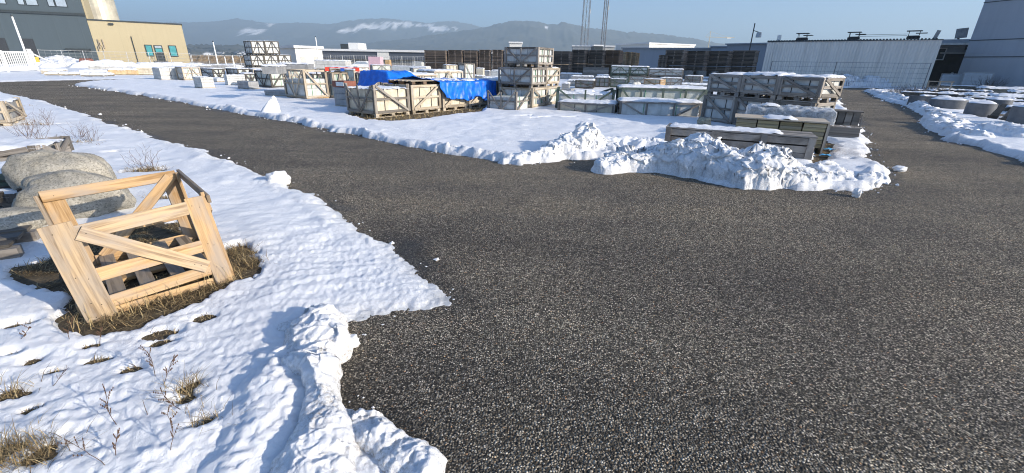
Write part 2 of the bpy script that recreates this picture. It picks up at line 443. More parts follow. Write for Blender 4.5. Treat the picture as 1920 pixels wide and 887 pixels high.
def gridmesh(name, P, mat, mask=None, parent=None, attrs=None, smooth=True, closed_u=False):
    """P: (n,m,3) array of points -> one quad sheet; faces with any masked-out corner are dropped"""
    n, m = P.shape[:2]
    idx = np.arange(n * m).reshape(n, m)
    q = np.stack([idx[:-1, :-1], idx[1:, :-1], idx[1:, 1:], idx[:-1, 1:]], -1).reshape(-1, 4)
    if closed_u:
        q2 = np.stack([idx[-1, :-1], idx[0, :-1], idx[0, 1:], idx[-1, 1:]], -1).reshape(-1, 4); q = np.concatenate([q, q2])
    if mask is not None:
        q = q[mask.ravel()[q].any(1)]
    used = np.unique(q); re = np.zeros(n * m, np.int64); re[used] = np.arange(len(used))
    v = P.reshape(-1, 3)[used]; q = re[q]
    me = bpy.data.meshes.new(name)
    me.vertices.add(len(v)); me.vertices.foreach_set('co', v.astype(np.float32).ravel())
    me.loops.add(q.size); me.loops.foreach_set('vertex_index', q.astype(np.int32).ravel())
    me.polygons.add(len(q)); me.polygons.foreach_set('loop_start', np.arange(0, q.size, 4, dtype=np.int32))
    me.polygons.foreach_set('use_smooth', np.full(len(q), smooth))
    me.update(calc_edges=True)
    for k, a in (attrs or {}).items():
        at = me.attributes.new(k, 'FLOAT', 'POINT'); at.data.foreach_set('value', a.ravel()[used].astype(np.float32))
    return link(name, me, mat, parent)
def tag(o, label=None, cat=None, group=None, kind=None):
    for k, v in (('label', label), ('category', cat), ('group', group), ('kind', kind)):
        if v: o[k] = v
    return o
def thing(name, label, cat, loc=(0, 0, 0), rz=0.0, group=None):
    o = bpy.data.objects.new(name, None); COL.objects.link(o)
    o.empty_display_size = .2
    o.location = tuple(float(v) for v in loc); o.rotation_euler = (0, 0, rz)
    return tag(o, label, cat, group)
# ------------------------------------------------------------------ ground, road, snow
def flat(name, x0, x1, y0, y1, z, mat):
    me = bpy.data.meshes.new(name)
    me.from_pydata([(x0, y0, z), (x1, y0, z), (x1, y1, z), (x0, y1, z)], [], [(0, 1, 2, 3)])
    return link(name, me, mat)
tag(flat('ground', -7400, 7400, -480, 5750, -0.012, LAND), 'wide flat land running to the hills', 'ground', kind='structure')

def gp(l, z=0.03): return [tuple(G(a, b, z)) for a, b in l]
eL = gp([(0, 172), (50, 183), (100, 195), (200, 228), (300, 262), (400, 286), (450, 305), (500, 326), (560, 354), (600, 374), (650, 406), (700, 436), (740, 456), (780, 485), (800, 505), (830, 528), (856, 548), (852, 566), (800, 577), (740, 582), (690, 590), (655, 600), (650, 618), (650, 655), (633, 672), (628, 720), (628, 765), (642, 776), (700, 800), (760, 842), (835, 890)])
dx, dy = eL[0][0] - eL[2][0], eL[0][1] - eL[2][1]
polyL = [(eL[0][0] + dx * 14, eL[0][1] + dy * 14)] + eL + [(0.05, .75), (0.5, 0.1), (0.5, -3), (-80, -8), (-80, 12)]
eI = gp([(140, 159), (170, 164), (230, 172.5), (280, 180), (350, 192), (400, 203), (450, 211), (500, 220), (560, 229), (620, 244), (700, 258), (760, 271), (830, 283), (880, 291), (940, 303), (975, 306), (1020, 300), (1060, 297), (1100, 296), (1140, 296), (1150, 305), (1135, 318), (1160, 316), (1210, 314), (1270, 322), (1295, 332), (1350, 342), (1400, 348), (1480, 350), (1560, 352), (1635, 360), (1652, 350), (1664, 322), (1640, 306), (1628, 285), (1620, 260), (1612, 235), (1598, 213), (1580, 200), (1566, 185), (1560, 172), (1552, 166)])
polyI = eI + [(24, 62), (-30, 75)] + gp([(330, 146), (250, 149), (180, 153), (145, 157)])
polyK = gp([(-500, 168), (-200, 159), (0, 153), (60, 151.5), (120, 150), (175, 149), (320, 146)]) + [(0, 75), (-95, 75), (-95, 40)]
polyF = gp([(1540, 166), (1600, 164), (1690, 165), (1720, 168)]) + [(75, 42), (75, 62), (20, 62)]
eR = gp([(1622, 170), (1640, 178), (1660, 188), (1700, 198), (1740, 213), (1733, 235), (1762, 246), (1775, 262), (1800, 268), (1840, 274), (1880, 286), (1920, 300), (2050, 345)])
polyR = eR + [(75, 4), (75, 45)] + gp([(1760, 160)])
# bare spots in the snow: photo column, row, half sizes in metres along x / y
HOLES = [(40, 606, .10, .05), (60, 675, .06, .05), (245, 689, .055, .04), (303, 622, .10, .06), (380, 594, .07, .05), (168, 645, .06, .025),
         (182, 672, .07, .025), (352, 722, .07, .05), (345, 746, .06, .04), (378, 790, .05, .04), (100, 694, .05, .02), (25, 662, .05, .04),
         (12, 735, .05, .04), (30, 738, .05, .03), (75, 845, .05, .05), (12, 840, .06, .06), (55, 766, .05, .02), (450, 476, .16, .10), (468, 498, .10, .12), (262, 322, .22, .1), (285, 320, .16, .1),
         (213, 286, .13, .07), (98, 268, .3, .05), (155, 268, .35, .05), (85, 234, .4, .06), (312, 372, .12, .09), (322, 420, .10, .08), (250, 425, .2, .12),
         (1070, 222, .25, .06), (1110, 226, .12, .05), (1020, 222, .4, .06), (985, 219, .3, .05), (1120, 238, .25, .04), (1090, 248, .12, .04), (300, 640, .08, .03),
         (1545, 285, .16, .12), (1570, 294, .14, .05), (1590, 302, .10, .04), (1540, 300, .16, .1), (1555, 270, .16, .1)]
HOLES = [(*G(a, b, .03), c, d) for a, b, c, d in HOLES]
crate_soil = [tuple(G(*q, .02)) for q in [(120, 622), (170, 628), (300, 590), (400, 552), (470, 520), (478, 485), (445, 462), (400, 470), (330, 420), (230, 420), (120, 480), (20, 505), (60, 530), (130, 560)]]
strip_soil = gp([(640, 214), (690, 226), (740, 230), (800, 224), (870, 214), (905, 210), (915, 200), (870, 190), (760, 190)])
yard_soil = gp([(1660, 180), (1700, 188), (1745, 204), (1790, 216), (1840, 224), (1920, 236), (2000, 240), (1990, 180), (1900, 166), (1750, 165)])
right_soil = gp([(1520, 310), (1550, 300), (1570, 270), (1545, 262), (1525, 290)])

def polar(r0, r1, nr, a0, a1, na):
    r = np.exp(np.linspace(math.log(r0), math.log(r1), nr))[:, None]
    a = np.radians(np.linspace(a0, a1, na))[None, :]
    return r * np.sin(a) + 0 * r, r * np.cos(a)
sun2 = (math.cos(rad(SUN_AZ)), math.sin(rad(SUN_AZ)))
def snow_height(x, y):
    r = np.sqrt(x * x + y * y)
    rag = .10 * fbm(x * .9, y * .9, 3, 3) + .045 * fbm(x * 5, y * 5, 3, 8)
    best = np.full(x.shape, -9.0); T = np.zeros(x.shape); isL = np.zeros(x.shape)
    for poly, th in ((polyL, .055), (polyI, .085), (polyK, .06), (polyF, .08), (polyR, .11)):
        d = sdist(x, y, poly)
        T = np.where(d > best, th, T); isL = np.where(d > best, 1.0 if poly is polyL else 0.0, isL); best = np.maximum(best, d)
    d = best + rag * np.clip(r / 5, .35, 1.6)
    near = np.clip((6 - r) / 4, 0, 1)
    d = d + near * (.022 * fbm(x * 22, y * 22, 3, 15))
    e = np.clip(d / (.16 + .22 * near), 0, 1)
    h = -.03 + (T + .03) * e ** (.5 - .12 * near) * (1 - .25 * near)
    # a low uneven rim of ploughed clods along the road
    rgt_ = G(1610, 280); rim = (1 - .8 * np.exp(-((x - rgt_[0]) ** 2 + (y - rgt_[1]) ** 2) / 1.5 ** 2)) * np.exp(-((d - .16) / .13) ** 2) * np.clip(perlin(x * .7, y * .7, 31) + .55, 0, 1.2)
    far = np.clip((r - 2.2) / 3, .25, 1)
    h = h + rim * far * (1 - .6 * isL) * (.02 + .10 * chunks(x * 5.0, y * 5.0, 21) * np.clip(1.3 - r / 45, .5, 1))
    h += .012 * isL * np.clip(1 - np.abs(d - .1) / .12, 0, 1) * (fbm(x * 13, y * 13, 3, 19))
    # wind-carved ripples across the sun, undulations
    u = x * sun2[0] + y * sun2[1]; v = -x * sun2[1] + y * sun2[0]
    ua = u * .80 + v * .6; va = -u * .6 + v * .80
    rip = perlin(ua * 3.2, va * 10.5, 41) + .6 * perlin(ua * 7, va * 19, 42) + .35 * perlin(x * 30, y * 30, 43)
    inside = np.clip(d / .3, 0, 1)
    mid = np.clip(1.25 - r / 14, .35, 1)
    pat = np.clip(.95 + .8 * fbm(x * .7, y * .7, 2, 40), .25, 1.7)
    h += inside * (.0098 * mid * pat * rip + .0065 * np.clip(5 - r, 0, 1) * fbm(x * 24, y * 24, 3, 49) + .020 * fbm(x * 1.1, y * 1.1, 3, 44))
    h += inside * .03 * np.clip(perlin(x * 2.4, y * 2.4, 47) - .25, 0, 1) * (lumps(x * 7, y * 7, 48))
    for hx, hy, a, b in HOLES:
        if True:
            k_ = .82 if math.hypot(hx, hy) < 6 else 1.1
            ca, sa = math.cos(.45), math.sin(.45)
            q = (((x - hx) * ca + (y - hy) * sa) / (a * k_)) ** 2 + ((-(x - hx) * sa + (y - hy) * ca) / (b * k_)) ** 2
            s = q < 9
            if s.any():
                qq = q[s] + .9 * fbm(x[s] * 16, y[s] * 16, 4, 57) + .25
                h[s] -= .12 * np.exp(-(np.clip(qq, 0, 9)) ** 1.2)
    for poly in (crate_soil, strip_soil, right_soil):
        q = sdist(x, y, poly) + .09 * fbm(x * 4, y * 4, 4, 61)
        h -= .14 * np.clip(q / .12 + .45, 0, 1)
    q = sdist(x, y, yard_soil)
    h -= .30 * np.clip(q / .5, 0, 1) * np.clip(fbm(x * .55, y * .55, 3, 66) + .18, 0, 1)
    return h, d
x, y = polar(.42, 110, 860, -108, 108, 1080)
h, d = snow_height(x, y)
SN = {'x': x, 'y': y}
P = np.stack([x, y, h], -1)
thin = np.clip(1 - (h - .0) / .022, 0, 1) * np.clip(1 - d / .25, 0, 1) * .9
tipx, tipy = G(838, 560)
thin = np.maximum(thin, 1.2 * np.exp(-((x - tipx) ** 2 + (y - tipy) ** 2) / .11 ** 2))
rx_, ry_ = G(1590, 295)
dirt = 1.1 * np.exp(-((x - rx_) ** 2 + (y - ry_) ** 2) / .8 ** 2) + .6 * np.exp(-((x + .95) ** 2 + (y - 1.25) ** 2) / .25 ** 2) + .45 * np.clip(1 - d / .35, 0, 1) * (d > -.2) + .12 * np.clip(fbm(x * .5, y * .5, 2, 71), 0, 1)
tag(gridmesh('snow', P, SNOW, mask=(h > -.012), attrs={'thin': thin, 'dirt': dirt}), 'melting snow cover on both sides of the road', 'snow', kind='structure')
# soil under the snow: wherever the snow lies more than a hand in from its edge
x2, y2 = polar(.42, 80, 240, -108, 108, 320)
b2 = np.full(x2.shape, -9.0)
for poly in (polyL, polyI, polyK, polyF, polyR): b2 = np.maximum(b2, sdist(x2, y2, poly))
tag(gridmesh('soil', np.stack([x2, y2, .006 + 0 * x2 + .004 * perlin(x2 * 3, y2 * 3, 5)], -1), SOIL, mask=(b2 > .3)), 'brown earth showing through the snow', 'ground', kind='structure')
xa, ya = polar(.3, 115, 420, -112, 112, 620)
ba = np.full(xa.shape, -9.0)
for poly in (polyL, polyI, polyK, polyF, polyR): ba = np.maximum(ba, sdist(xa, ya, poly))
wet = np.clip(1 - np.abs(ba + .05 + .12 * fbm(xa * 2.2, ya * 2.2, 3, 63)) / .22, 0, 1) * np.clip(.35 + fbm(xa * .8, ya * .8, 2, 64), 0, 1)
wet = np.maximum(wet, .5 * np.clip(1 - ((xa - tipx) ** 2 + (ya - tipy) ** 2) / .3 ** 2, 0, 1))
asph_o = tag(gridmesh('asphalt_road', np.stack([xa, ya, 0 * xa], -1), ASPH, mask=(ba < .6), attrs={'wet': wet}), 'dark grey coarse asphalt roadway winding through the yard', 'road', kind='structure')
asph_in = flat('asphalt_road', -.3, .3, -.3, .3, -.003, ASPH); tag(asph_in, 'dark grey coarse asphalt roadway winding through the yard', 'road', kind='structure')
def snow_z(px, py):
    a, b = np.array([[float(px)]]), np.array([[float(py)]])
    return float(snow_height(a, b)[0][0, 0])

def bank(line, label, res, seed, steep=.55, grit=.5, big=3.2, group=None, wob=.06, soft=.0):
    """ploughed ridge: (photo column, row, height, half width) along its middle"""
    pts = [(*G(a, b, 0.0), c, e) for a, b, c, e in line]
    A = np.array(pts)
    m = A[:, 3].max() + .15
    xs = np.arange(A[:, 0].min() - m, A[:, 0].max() + m, res); ys = np.arange(A[:, 1].min() - m, A[:, 1].max() + m, res)
    X, Yy = np.meshgrid(xs, ys, indexing='ij')
    best = np.full(X.shape, 1e9); Hh = np.zeros(X.shape); Ww = np.ones(X.shape)
    for i in range(len(A) - 1):
        ax, ay, ha, wa = A[i]; bx, by, hb, wb = A[i + 1]
        ex, ey = bx - ax, by - ay
        t = np.clip(((X - ax) * ex + (Yy - ay) * ey) / (ex * ex + ey * ey), 0, 1)
        dd = np.sqrt((X - ax - t * ex) ** 2 + (Yy - ay - t * ey) ** 2) / (wa + (wb - wa) * t)
        s = dd < best
        best = np.where(s, dd, best); Hh = np.where(s, ha + (hb - ha) * t, Hh); Ww = np.where(s, wa + (wb - wa) * t, Ww)
    k = big / 3.2
    q = best + .28 * fbm(X * 2.2 * k, Yy * 2.2 * k, 3, seed) + .10 * perlin(X * 11 * k, Yy * 11 * k, seed + 3)
    core = np.clip(1 - q * q, 0, 1) ** steep
    L1 = chunks(X * big, Yy * big, seed + 11); L2 = chunks(X * big * 2.3, Yy * big * 2.3, seed + 12); L3 = chunks(X * big * 5.5, Yy * big * 5.5, seed + 13)
    LL = lumps(X * big * 1.3, Yy * big * 1.3, seed + 14)
    mixr = np.clip(.5 + 1.2 * perlin(X * 1.3 * k, Yy * 1.3 * k, seed + 31), soft, 1)
    body = (1 - mixr) * (.66 * L1 + .26 * L2 + .09 * L3) + mixr * (.66 * LL + .22 * L2 + .08 * L3)
    Z = Hh * core * (.55 + .82 * body + .14 * fbm(X * 3 * k, Yy * 3 * k, 3, seed + 14)) + core * (.010 * fbm(X * 22, Yy * 22, 4, seed + 15) + .004 * perlin(X * 75, Yy * 75, seed + 16))
    ok = q < 1.02
    Z = np.where(ok, Z, -.02)
    amp = wob * np.clip(Z / .2, 0, 1)
    DX = amp * (fbm(X * 5 * k + Z * 9, Yy * 5 * k, 3, seed + 20) ); DY = amp * (fbm(X * 5 * k, Yy * 5 * k + Z * 9, 3, seed + 21))
    DX += amp * .5 * perlin(X * 18 + Z * 30, Yy * 18, seed + 22); DY += amp * .5 * perlin(X * 18, Yy * 18 + Z * 30, seed + 23)
    dirt = grit * np.clip(1.25 - Z / (Hh * .75 + .02), 0, 1)
    gx_, gy_ = G(612, 790)
    dirt = np.maximum(dirt, 1.0 * np.exp(-(((X - gx_) / .10) ** 2 + ((Yy - gy_) / .16) ** 2)))
    return tag(gridmesh('snow_bank', np.stack([X + DX, Yy + DY, Z], -1), SNOW, mask=ok, attrs={'thin': 0 * X, 'dirt': dirt}), label, 'snow bank', group)
bank([(972, 304, .10, .18), (1020, 298, .24, .27), (1062, 291, .34, .36), (1108, 284, .52, .42), (1138, 287, .25, .34)], 'jagged snow ridge at the road edge in front of the open snowfield', .016, 100, big=2.1)
bank([(1132, 322, .20, .20), (1165, 315, .32, .32), (1225, 313, .38, .38), (1292, 320, .50, .44), (1350, 332, .48, .46), (1402, 342, .44, .40), (1442, 340, .54, .42), (1482, 346, .32, .34)], 'tall heap of ploughed snow clods in front of the long slatted crate', .014, 140, grit=.5, big=2.0)
bank([(1478, 340, .24, .30), (1545, 338, .26, .34), (1600, 344, .16, .26), (1642, 338, .12, .16)], 'low snow ridge running out at the tip of the crate yard', .018, 180)
bank([(1118, 283, .24, .3), (1180, 284, .24, .42), (1240, 288, .26, .35)], 'smooth snow hump behind the gap in the road edge ridge', .03, 200, steep=.7, wob=.03, grit=.1)
bank([(1543, 163, .75, .7), (1580, 162, .9, .8), (1630, 162, .85, .8), (1690, 163, .75, .7)], 'snow bank piled along the foot of the fence by the corrugated shed', .09, 220, big=1.2, grit=.3, wob=.15)
bank([(1632, 172, .22, .3), (1668, 183, .30, .35), (1700, 193, .26, .35), (1728, 206, .24, .3), (1760, 222, .22, .35), (1790, 236, .2, .4)], 'crumbling snow bank along the right edge of the far road', .045, 260, big=2.0, grit=.2, wob=.1)
bank([(1742, 232, .26, .22), (1760, 240, .30, .3), (1790, 255, .22, .3), (1830, 262, .20, .3)], 'clump of snow clods jutting into the road below the concrete rings', .03, 300, big=2.6, grit=.2)
bank([(1815, 246, .18, .4), (1850, 246, .24, .45), (1890, 254, .30, .45), (1930, 266, .3, .5)], 'broad shaded snow mound before the concrete rings', .035, 330, big=1.8, grit=.1)
bank([(548, 622, .08, .10), (592, 622, .19, .17), (598, 660, .20, .17), (575, 690, .17, .13), (600, 715, .17, .12), (603, 755, .14, .11), (606, 800, .10, .12), (600, 850, .10, .16), (590, 910, .11, .18)], 'melting ridge of dirty snow beside the bottom of the roadway', .0065, 400, steep=.5, grit=.95, big=3.0, wob=.035, soft=.15)
bank([(640, 792, .06, .07), (690, 815, .085, .09), (740, 848, .08, .10), (800, 890, .07, .09)], 'line of small icy snow clods on the asphalt in the lower corner', .006, 430, steep=.5, grit=1.0, big=7.0, wob=.03)
bank([(455, 678, .03, .12), (520, 690, .11, .16), (520, 760, .09, .18), (470, 840, .06, .2), (440, 900, .05, .2)], 'scraped furrows of snow left of the melting ridge', .012, 450, steep=.8, grit=.0, big=4.0, wob=.03, soft=1)
def chunk(px, py, sx, sy, sz, seed, label, rz=0, sharp=.25, taper=0.0):
    n, m = 40, 26
    th = np.linspace(0, 2 * np.pi, n, endpoint=False)[:, None]; ph = np.linspace(.02, np.pi - .02, m)[None, :]
    dx = np.cos(th) * np.sin(ph); dy = np.sin(th) * np.sin(ph); dz = np.cos(ph) + 0 * th
    rr = 1 + sharp * (perlin(dx * 1.6 + seed, dy * 1.6 + dz * 1.9, seed) + .5 * perlin(dx * 4 + dz * 3, dy * 4 + seed, seed + 1) + .22 * perlin(dx * 10 + dz * 8, dy * 10, seed + 2))
    # blocky rather than round
    mx = np.maximum(np.maximum(abs(dx), abs(dy)), abs(dz)); rr = rr * (.62 + .38 / np.maximum(mx, .58) * .8)
    tp = 1 - taper * (dz * .5 + .5)
    P = np.stack([dx * rr * sx * tp + taper * .35 * sx * dz, dy * rr * sy * tp, dz * rr * sz], -1)
    gx, gy = G(px, py)
    o = gridmesh('snow_chunk', P, SNOW, attrs={'thin': 0 * rr, 'dirt': .15 + 0 * rr}, closed_u=True)
    o.location = (gx, gy, sz * .72); o.rotation_euler = (0, 0, rz)
    return tag(o, label, 'snow chunk')
chunk(655, 650, .065, .05, .045, 3, 'angular snow block broken off onto the asphalt beside the melting ridge', .5)
chunk(512, 216, .40, .26, .34, 5, 'tall pointed snow block on the far road edge', .3, .10, .85)
chunk(524, 346, .15, .10, .11, 8, 'snow lump on the near edge of the road', .4)
chunk(1604, 369, .07, .05, .07, 11, 'small snow block lying in front of the ridge tip', 1.0)
chunk(1686, 321, .11, .08, .05, 12, 'flat snow chunk lying alone on the right road', .2)
chunk(1640, 350, .12, .06, .08, 15, 'leaning snow slab at the tip of the crate yard', .6)

rc = random.Random(3)
def edge_crumbs():
    vs, fs = [], []
    for poly_e, n in ((eL, 130), (eI, 330), (eR, 90)):
        A = np.array(poly_e); seg = np.hypot(*(A[1:] - A[:-1]).T); dist_ = np.hypot(*(.5 * (A[1:] + A[:-1])).T)
        wgt = seg / (dist_ + 1.0); cum = np.cumsum(wgt) / wgt.sum()
        for _ in range(n):
            i = int(np.searchsorted(cum, rc.random())); t = rc.random(); p = A[i] * (1 - t) + A[i + 1] * t
            rr_ = math.hypot(*p); s = rc.uniform(.003, .010) * (1 + rr_ * .14) * (2.2 if rc.random() < .06 else 1)
            q = p + np.array([rc.gauss(0, .055), rc.gauss(0, .055)]) * (1 + rr_ * .08)
            b = len(vs)
            for dx, dy, dz in ((1, 0, .3), (0, 1, .35), (-1, 0, .25), (0, -1, .3), (.2, .1, 1.0), (0, 0, -.4)):
                vs.append((q[0] + dx * s * rc.uniform(.6, 1.2), q[1] + dy * s * rc.uniform(.6, 1.2), dz * s * rc.uniform(.7, 1.1)))
            for k in range(4): fs += [(b + k, b + (k + 1) % 4, b + 4), (b + (k + 1) % 4, b + k, b + 5)]
    me = bpy.data.meshes.new('snow_crumbs'); me.from_pydata(vs, [], fs)
    tag(link('snow_crumbs', me, SNOW), 'snow crumbs scattered on the asphalt along the snow edges', 'snow', kind='stuff')
edge_crumbs()
# ------------------------------------------------------------------ hills and haze
def mat_hill():
    m, t, p = newmat('hill_woods')
    geo = nd(t, 'ShaderNodeNewGeometry')
    n = nd(t, 'ShaderNodeTexNoise', Scale=.012, Detail=6.0, Roughness=0.65); t.links.new(geo.outputs['Position'], n.inputs['Vector'])
    at = nd(t, 'ShaderNodeAttribute', attribute_name='field')
    c = ramp(t, n.outputs[0], [(0.3, (0.03, 0.036, 0.03)), (0.7, (0.085, 0.085, 0.07))]).outputs[0]
    t.links.new(mixc(t, at.outputs['Fac'], c, (0.8, 0.81, 0.83)), p.inputs['Base Color']); p.inputs['Roughness'].default_value = .95
    return m
HILL = mat_hill()
def hill(D, sky, fields, front, back, seed, label, tree=5.0):
    px = np.arange(-700, 2600, 3.0)
    ys = np.interp(px, [a for a, b in sky], [b for a, b in sky])
    X = np.zeros(len(px)); Hc = np.zeros(len(px))
    for i in range(len(px)):
        v = V(px[i], ys[i], D); X[i] = v[0]; Hc[i] = max(v[2], 1)
    ts = np.concatenate([np.linspace(-1, 0, 22), np.linspace(0, 1, 8)[1:]])
    P = np.zeros((len(px), len(ts), 3)); F = np.zeros((len(px), len(ts)))
    for j, tt in enumerate(ts):
        yy = D + (front if tt < 0 else back) * tt
        prof = (1 - abs(tt)) ** 1.15 * (1 if tt < 0 else 1)
        P[:, j, 0] = X; P[:, j, 1] = yy + 60 * perlin(X * .004, X * 0 + j * .3, seed)
        z = Hc * prof
        z = z * (1 + .18 * np.sin(min(1, -tt if tt < 0 else 0) * np.pi) * fbm(X * .0035, X * 0 + yy * .003, 4, seed + 3))
        tr = tree * 1.5 * (lumps(X * .03, X * 0 + yy * .03, seed + 7) + .8 * np.clip(perlin(X * .09, X * 0 + yy * .05, seed + 8), 0, 1))
        P[:, j, 2] = z + tr * (abs(tt) < .97)
        for i in range(len(px)):
            q = PX(P[i, j, 0], P[i, j, 1], P[i, j, 2])
            for fx, fy, rx, ry in fields:
                if ((q[0] - fx) / rx) ** 2 + ((q[1] - fy) / ry) ** 2 < 1 + .6 * math.sin(i * .9 + j): F[i, j] = 1
    return tag(gridmesh('hill', P, HILL, attrs={'field': F}), label, 'hill', kind='structure')
hill(4600, [(-700, 60), (0, 48), (200, 42), (340, 45), (400, 43), (450, 38), (480, 43), (500, 46), (560, 45), (620, 48), (650, 42), (680, 38), (720, 37), (760, 41), (800, 46), (830, 42), (850, 42), (880, 48), (905, 54), (960, 62), (1100, 80), (1300, 98), (1700, 118), (2600, 120)],
     [(470, 59, 26, 5), (700, 50, 40, 4.5), (650, 58, 22, 3), (745, 44, 30, 2.5), (825, 54, 26, 4.5), (790, 47, 30, 2), (500, 45, 14, 1.2)], 1600, 700, 3, 'far hill ridge with white fields', 9)
hill(3000, [(-700, 112), (300, 104), (500, 96), (700, 84), (820, 68), (880, 58), (905, 55), (930, 48), (960, 42), (1000, 43), (1015, 45), (1025, 49), (1045, 46), (1060, 45), (1075, 50), (1100, 55), (1150, 60), (1200, 65), (1250, 68), (1290, 75), (1320, 80), (1350, 84), (1420, 90), (1700, 108), (2600, 118)],
     [(1022, 51, 7, 2)], 900, 500, 13, 'nearer wooded hill ridge', 7)

hill(1500, [(-700, 104), (300, 104), (350, 96), (380, 93), (405, 91), (430, 95), (452, 92), (475, 97), (520, 101), (560, 104), (640, 108), (760, 113), (900, 117), (2600, 140)],
     [(395, 101, 22, 1.6), (452, 99, 16, 1.3)], 380, 200, 23, 'low wooded rise with snowy meadows beyond the tan annex', 8)
def mat_reed():
    m, t, p = newmat('dry_reeds')
    geo = nd(t, 'ShaderNodeNewGeometry'); n = nd(t, 'ShaderNodeTexNoise', Scale=1.2, Detail=6.0); t.links.new(geo.outputs['Position'], n.inputs['Vector'])
    t.links.new(ramp(t, n.outputs[0], [(.3, (.16, .11, .06)), (.7, (.36, .26, .15))]).outputs[0], p.inputs['Base Color']); p.inputs['Roughness'].default_value = .9
    return m
xr, yr = np.meshgrid(np.linspace(-130, 60, 500), np.linspace(150, 175, 16), indexing='ij')
zr = 2.3 * np.clip(np.minimum(yr - 150, 175 - yr) / 3, 0, 1) * (.75 + .35 * perlin(xr * .5, yr * .4, 3) + .2 * perlin(xr * 1.9, yr, 5))
tag(gridmesh('reeds', np.stack([xr, yr, zr - .02], -1), mat_reed()), 'band of dry brown reeds behind the yard fence', 'reeds', kind='stuff')
# ------------------------------------------------------------------ buildings
DARKCLAD = mat_clad('anthracite_panel', (0.070, 0.092, 0.105), 3.2, 0, .01, .45, .15, False)
TANCLAD = mat_clad('tan_panel', (0.41, 0.35, 0.22), 3.0, 0, .008, .6, .12, False)
GLASS_T = mat_plain('teal_glass', (0.06, 0.30, 0.33), .12, 0, .25, 2, .6, 0)
GLASS_B = mat_plain('sky_glass', (0.34, 0.40, 0.46), .1, 0, .2, 1, .7, 0)
FRAME_K = mat_plain('dark_frame', (0.045, 0.055, 0.06), .5)
SHEDCLAD = mat_clad('corrugated_sheet', (0.78, 0.71, 0.62), .26, 0, .05, .5, .55)
GREYWALL = mat_clad('blue_grey_panel', (0.34, 0.36, 0.39), 2.6, 2, .012, .5, .2, False)
HALLCLAD = mat_clad('slate_blue_sheet', (0.22, 0.27, 0.34), 2.0, 0, .012, .5, .2, False)
HALLDARK = mat_clad('dark_slate_sheet', (0.085, 0.10, 0.13), 4.0, 0, .012, .5, .15, False)
DARKIN = mat_plain('dark_parts_and_shade', (0.035, 0.036, 0.038), .8, var=.5, scale=1.2)  # dark roof parts, and the shade painted into the loading bay
RUST = mat_plain('red_lead_paint', (0.25, 0.10, 0.07), .7)
ORANGE = mat_plain('orange_paint', (0.75, 0.27, 0.04), .5)
YELLOW = mat_plain('yellow_paint', (0.75, 0.50, 0.08), .5)
def block(P0, P1, depth, z0, z1, name, mat, root, inset=0.0, bevel=0):
    """box in the frame of root: along x from P0 to P1"""
    m = MB(); m.box(P0, P1, 0 + inset, depth, z0, z1); return m.build(name, mat, root, bevel=bevel)
def frame_of(a, b): 
    d = np.array(b[:2]) - np.array(a[:2]); L = float(np.hypot(*d)); return L, math.atan2(d[1], d[0])
def along(a, b, px):             # metres along the facade line a-b under photo column px
    L, an = frame_of(a, b)
    s = ext(np.array(a[:2], float), math.degrees(an), px, 1.6)
    return s
# dark hall and tan annex at the left
A = V(-330, 110, 66); B = V(188, 120, 79)
L, an = frame_of(A, B)
D_ = ext(np.array(B[:2]), math.degrees(math.atan2(B[1] - A[1], B[0] - A[0])) + 90, 170, 8)
r = thing('industrial_hall', 'dark anthracite hall with a row of high windows at the left edge', 'building', (A[0], A[1], 0), an)
Ht = hgt(B[0], B[1], -75)
block(0, L, D_, 0, Ht, 'wall', DARKCLAD, r)
m = MB(); m.box(L + .003, L + .25, .25, D_ + .1, 0, Ht + .1); m.build('side_wall', TANCLAD, r)
led = hgt(B[0], B[1], 27)
m = MB(); m.box(0, L + .05, -.22, .0, led - .25, led + .12); m.build('ledge', FRAME_K, r)
for a_, b_ in ((-190, -172), (-168, -140), (-125, -106), (-102, -70), (-60, -42), (-38, -8), (4, 18), (19, 40), (60, 73), (75, 97), (114, 127), (128, 149)):
    s0, s1 = along(A, B, a_ + 8), along(A, B, b_ + 8)
    f = MB(); f.box(s0, s1, -.06, -.004, led + .9, led + 5.2)
    wn = f.build('window', FRAME_K, r)
    g = MB(); g.box(s0 + .1, s1 - .1, -.085, -.063, led + 1.0, led + 5.1); g.build('pane', GLASS_B, wn)
dm = mat_plain('dark_gate_sheet', (0.045, 0.05, 0.056), .6)
for a_, b_ in ((-70, -35), (-8, 20), (46, 72)):
    s0, s1 = along(A, B, a_), along(A, B, b_)
    g = MB(); g.box(s0, s1, -.05, -.004, .1, hgt(B[0], B[1], 76)); g.build('sectional_door', dm, r)
m = MB(); s0, s1 = along(A, B, 128), along(A, B, 186); zz = hgt(B[0], B[1], 93); m.box(s0, s1, -.5, -.01, zz - .25, zz + .1); m.build('canopy', FRAME_K, r)
# tan annex
A2 = V(188.6, 120, 79.1); B2 = V(357, 117, 86.5)
L2, an2 = frame_of(A2, B2)
r = thing('tan_annex', 'tan low annex with a door and two teal windows', 'building', (A2[0], A2[1], 0), an2)
H2 = hgt(B2[0], B2[1], 47)
block(0, L2, 14, 0, H2, 'wall', TANCLAD, r)
m = MB(); m.box(-.02, L2 + .12, -.12, 14.1, H2 + .002, H2 + .22); m.build('roof_edge', FRAME_K, r)
for a_, b_, t_, bt in ((275, 288, 86, 107), (319, 333, 86, 107)):
    s0, s1 = along(A2, B2, a_ + 1), along(A2, B2, b_ + 2); z1, z0 = hgt(*(B2[:2]), t_), hgt(*(B2[:2]), bt)
    m = MB(); m.box(s0, s1, -.10, -.004, z0, z1); wn = m.build('window', FRAME_K, r)
    m = MB(); m.box(s0 + .14, s1 - .14, -.13, -.103, z0 + .14, z1 - .14); m.build('pane', GLASS_T, wn)
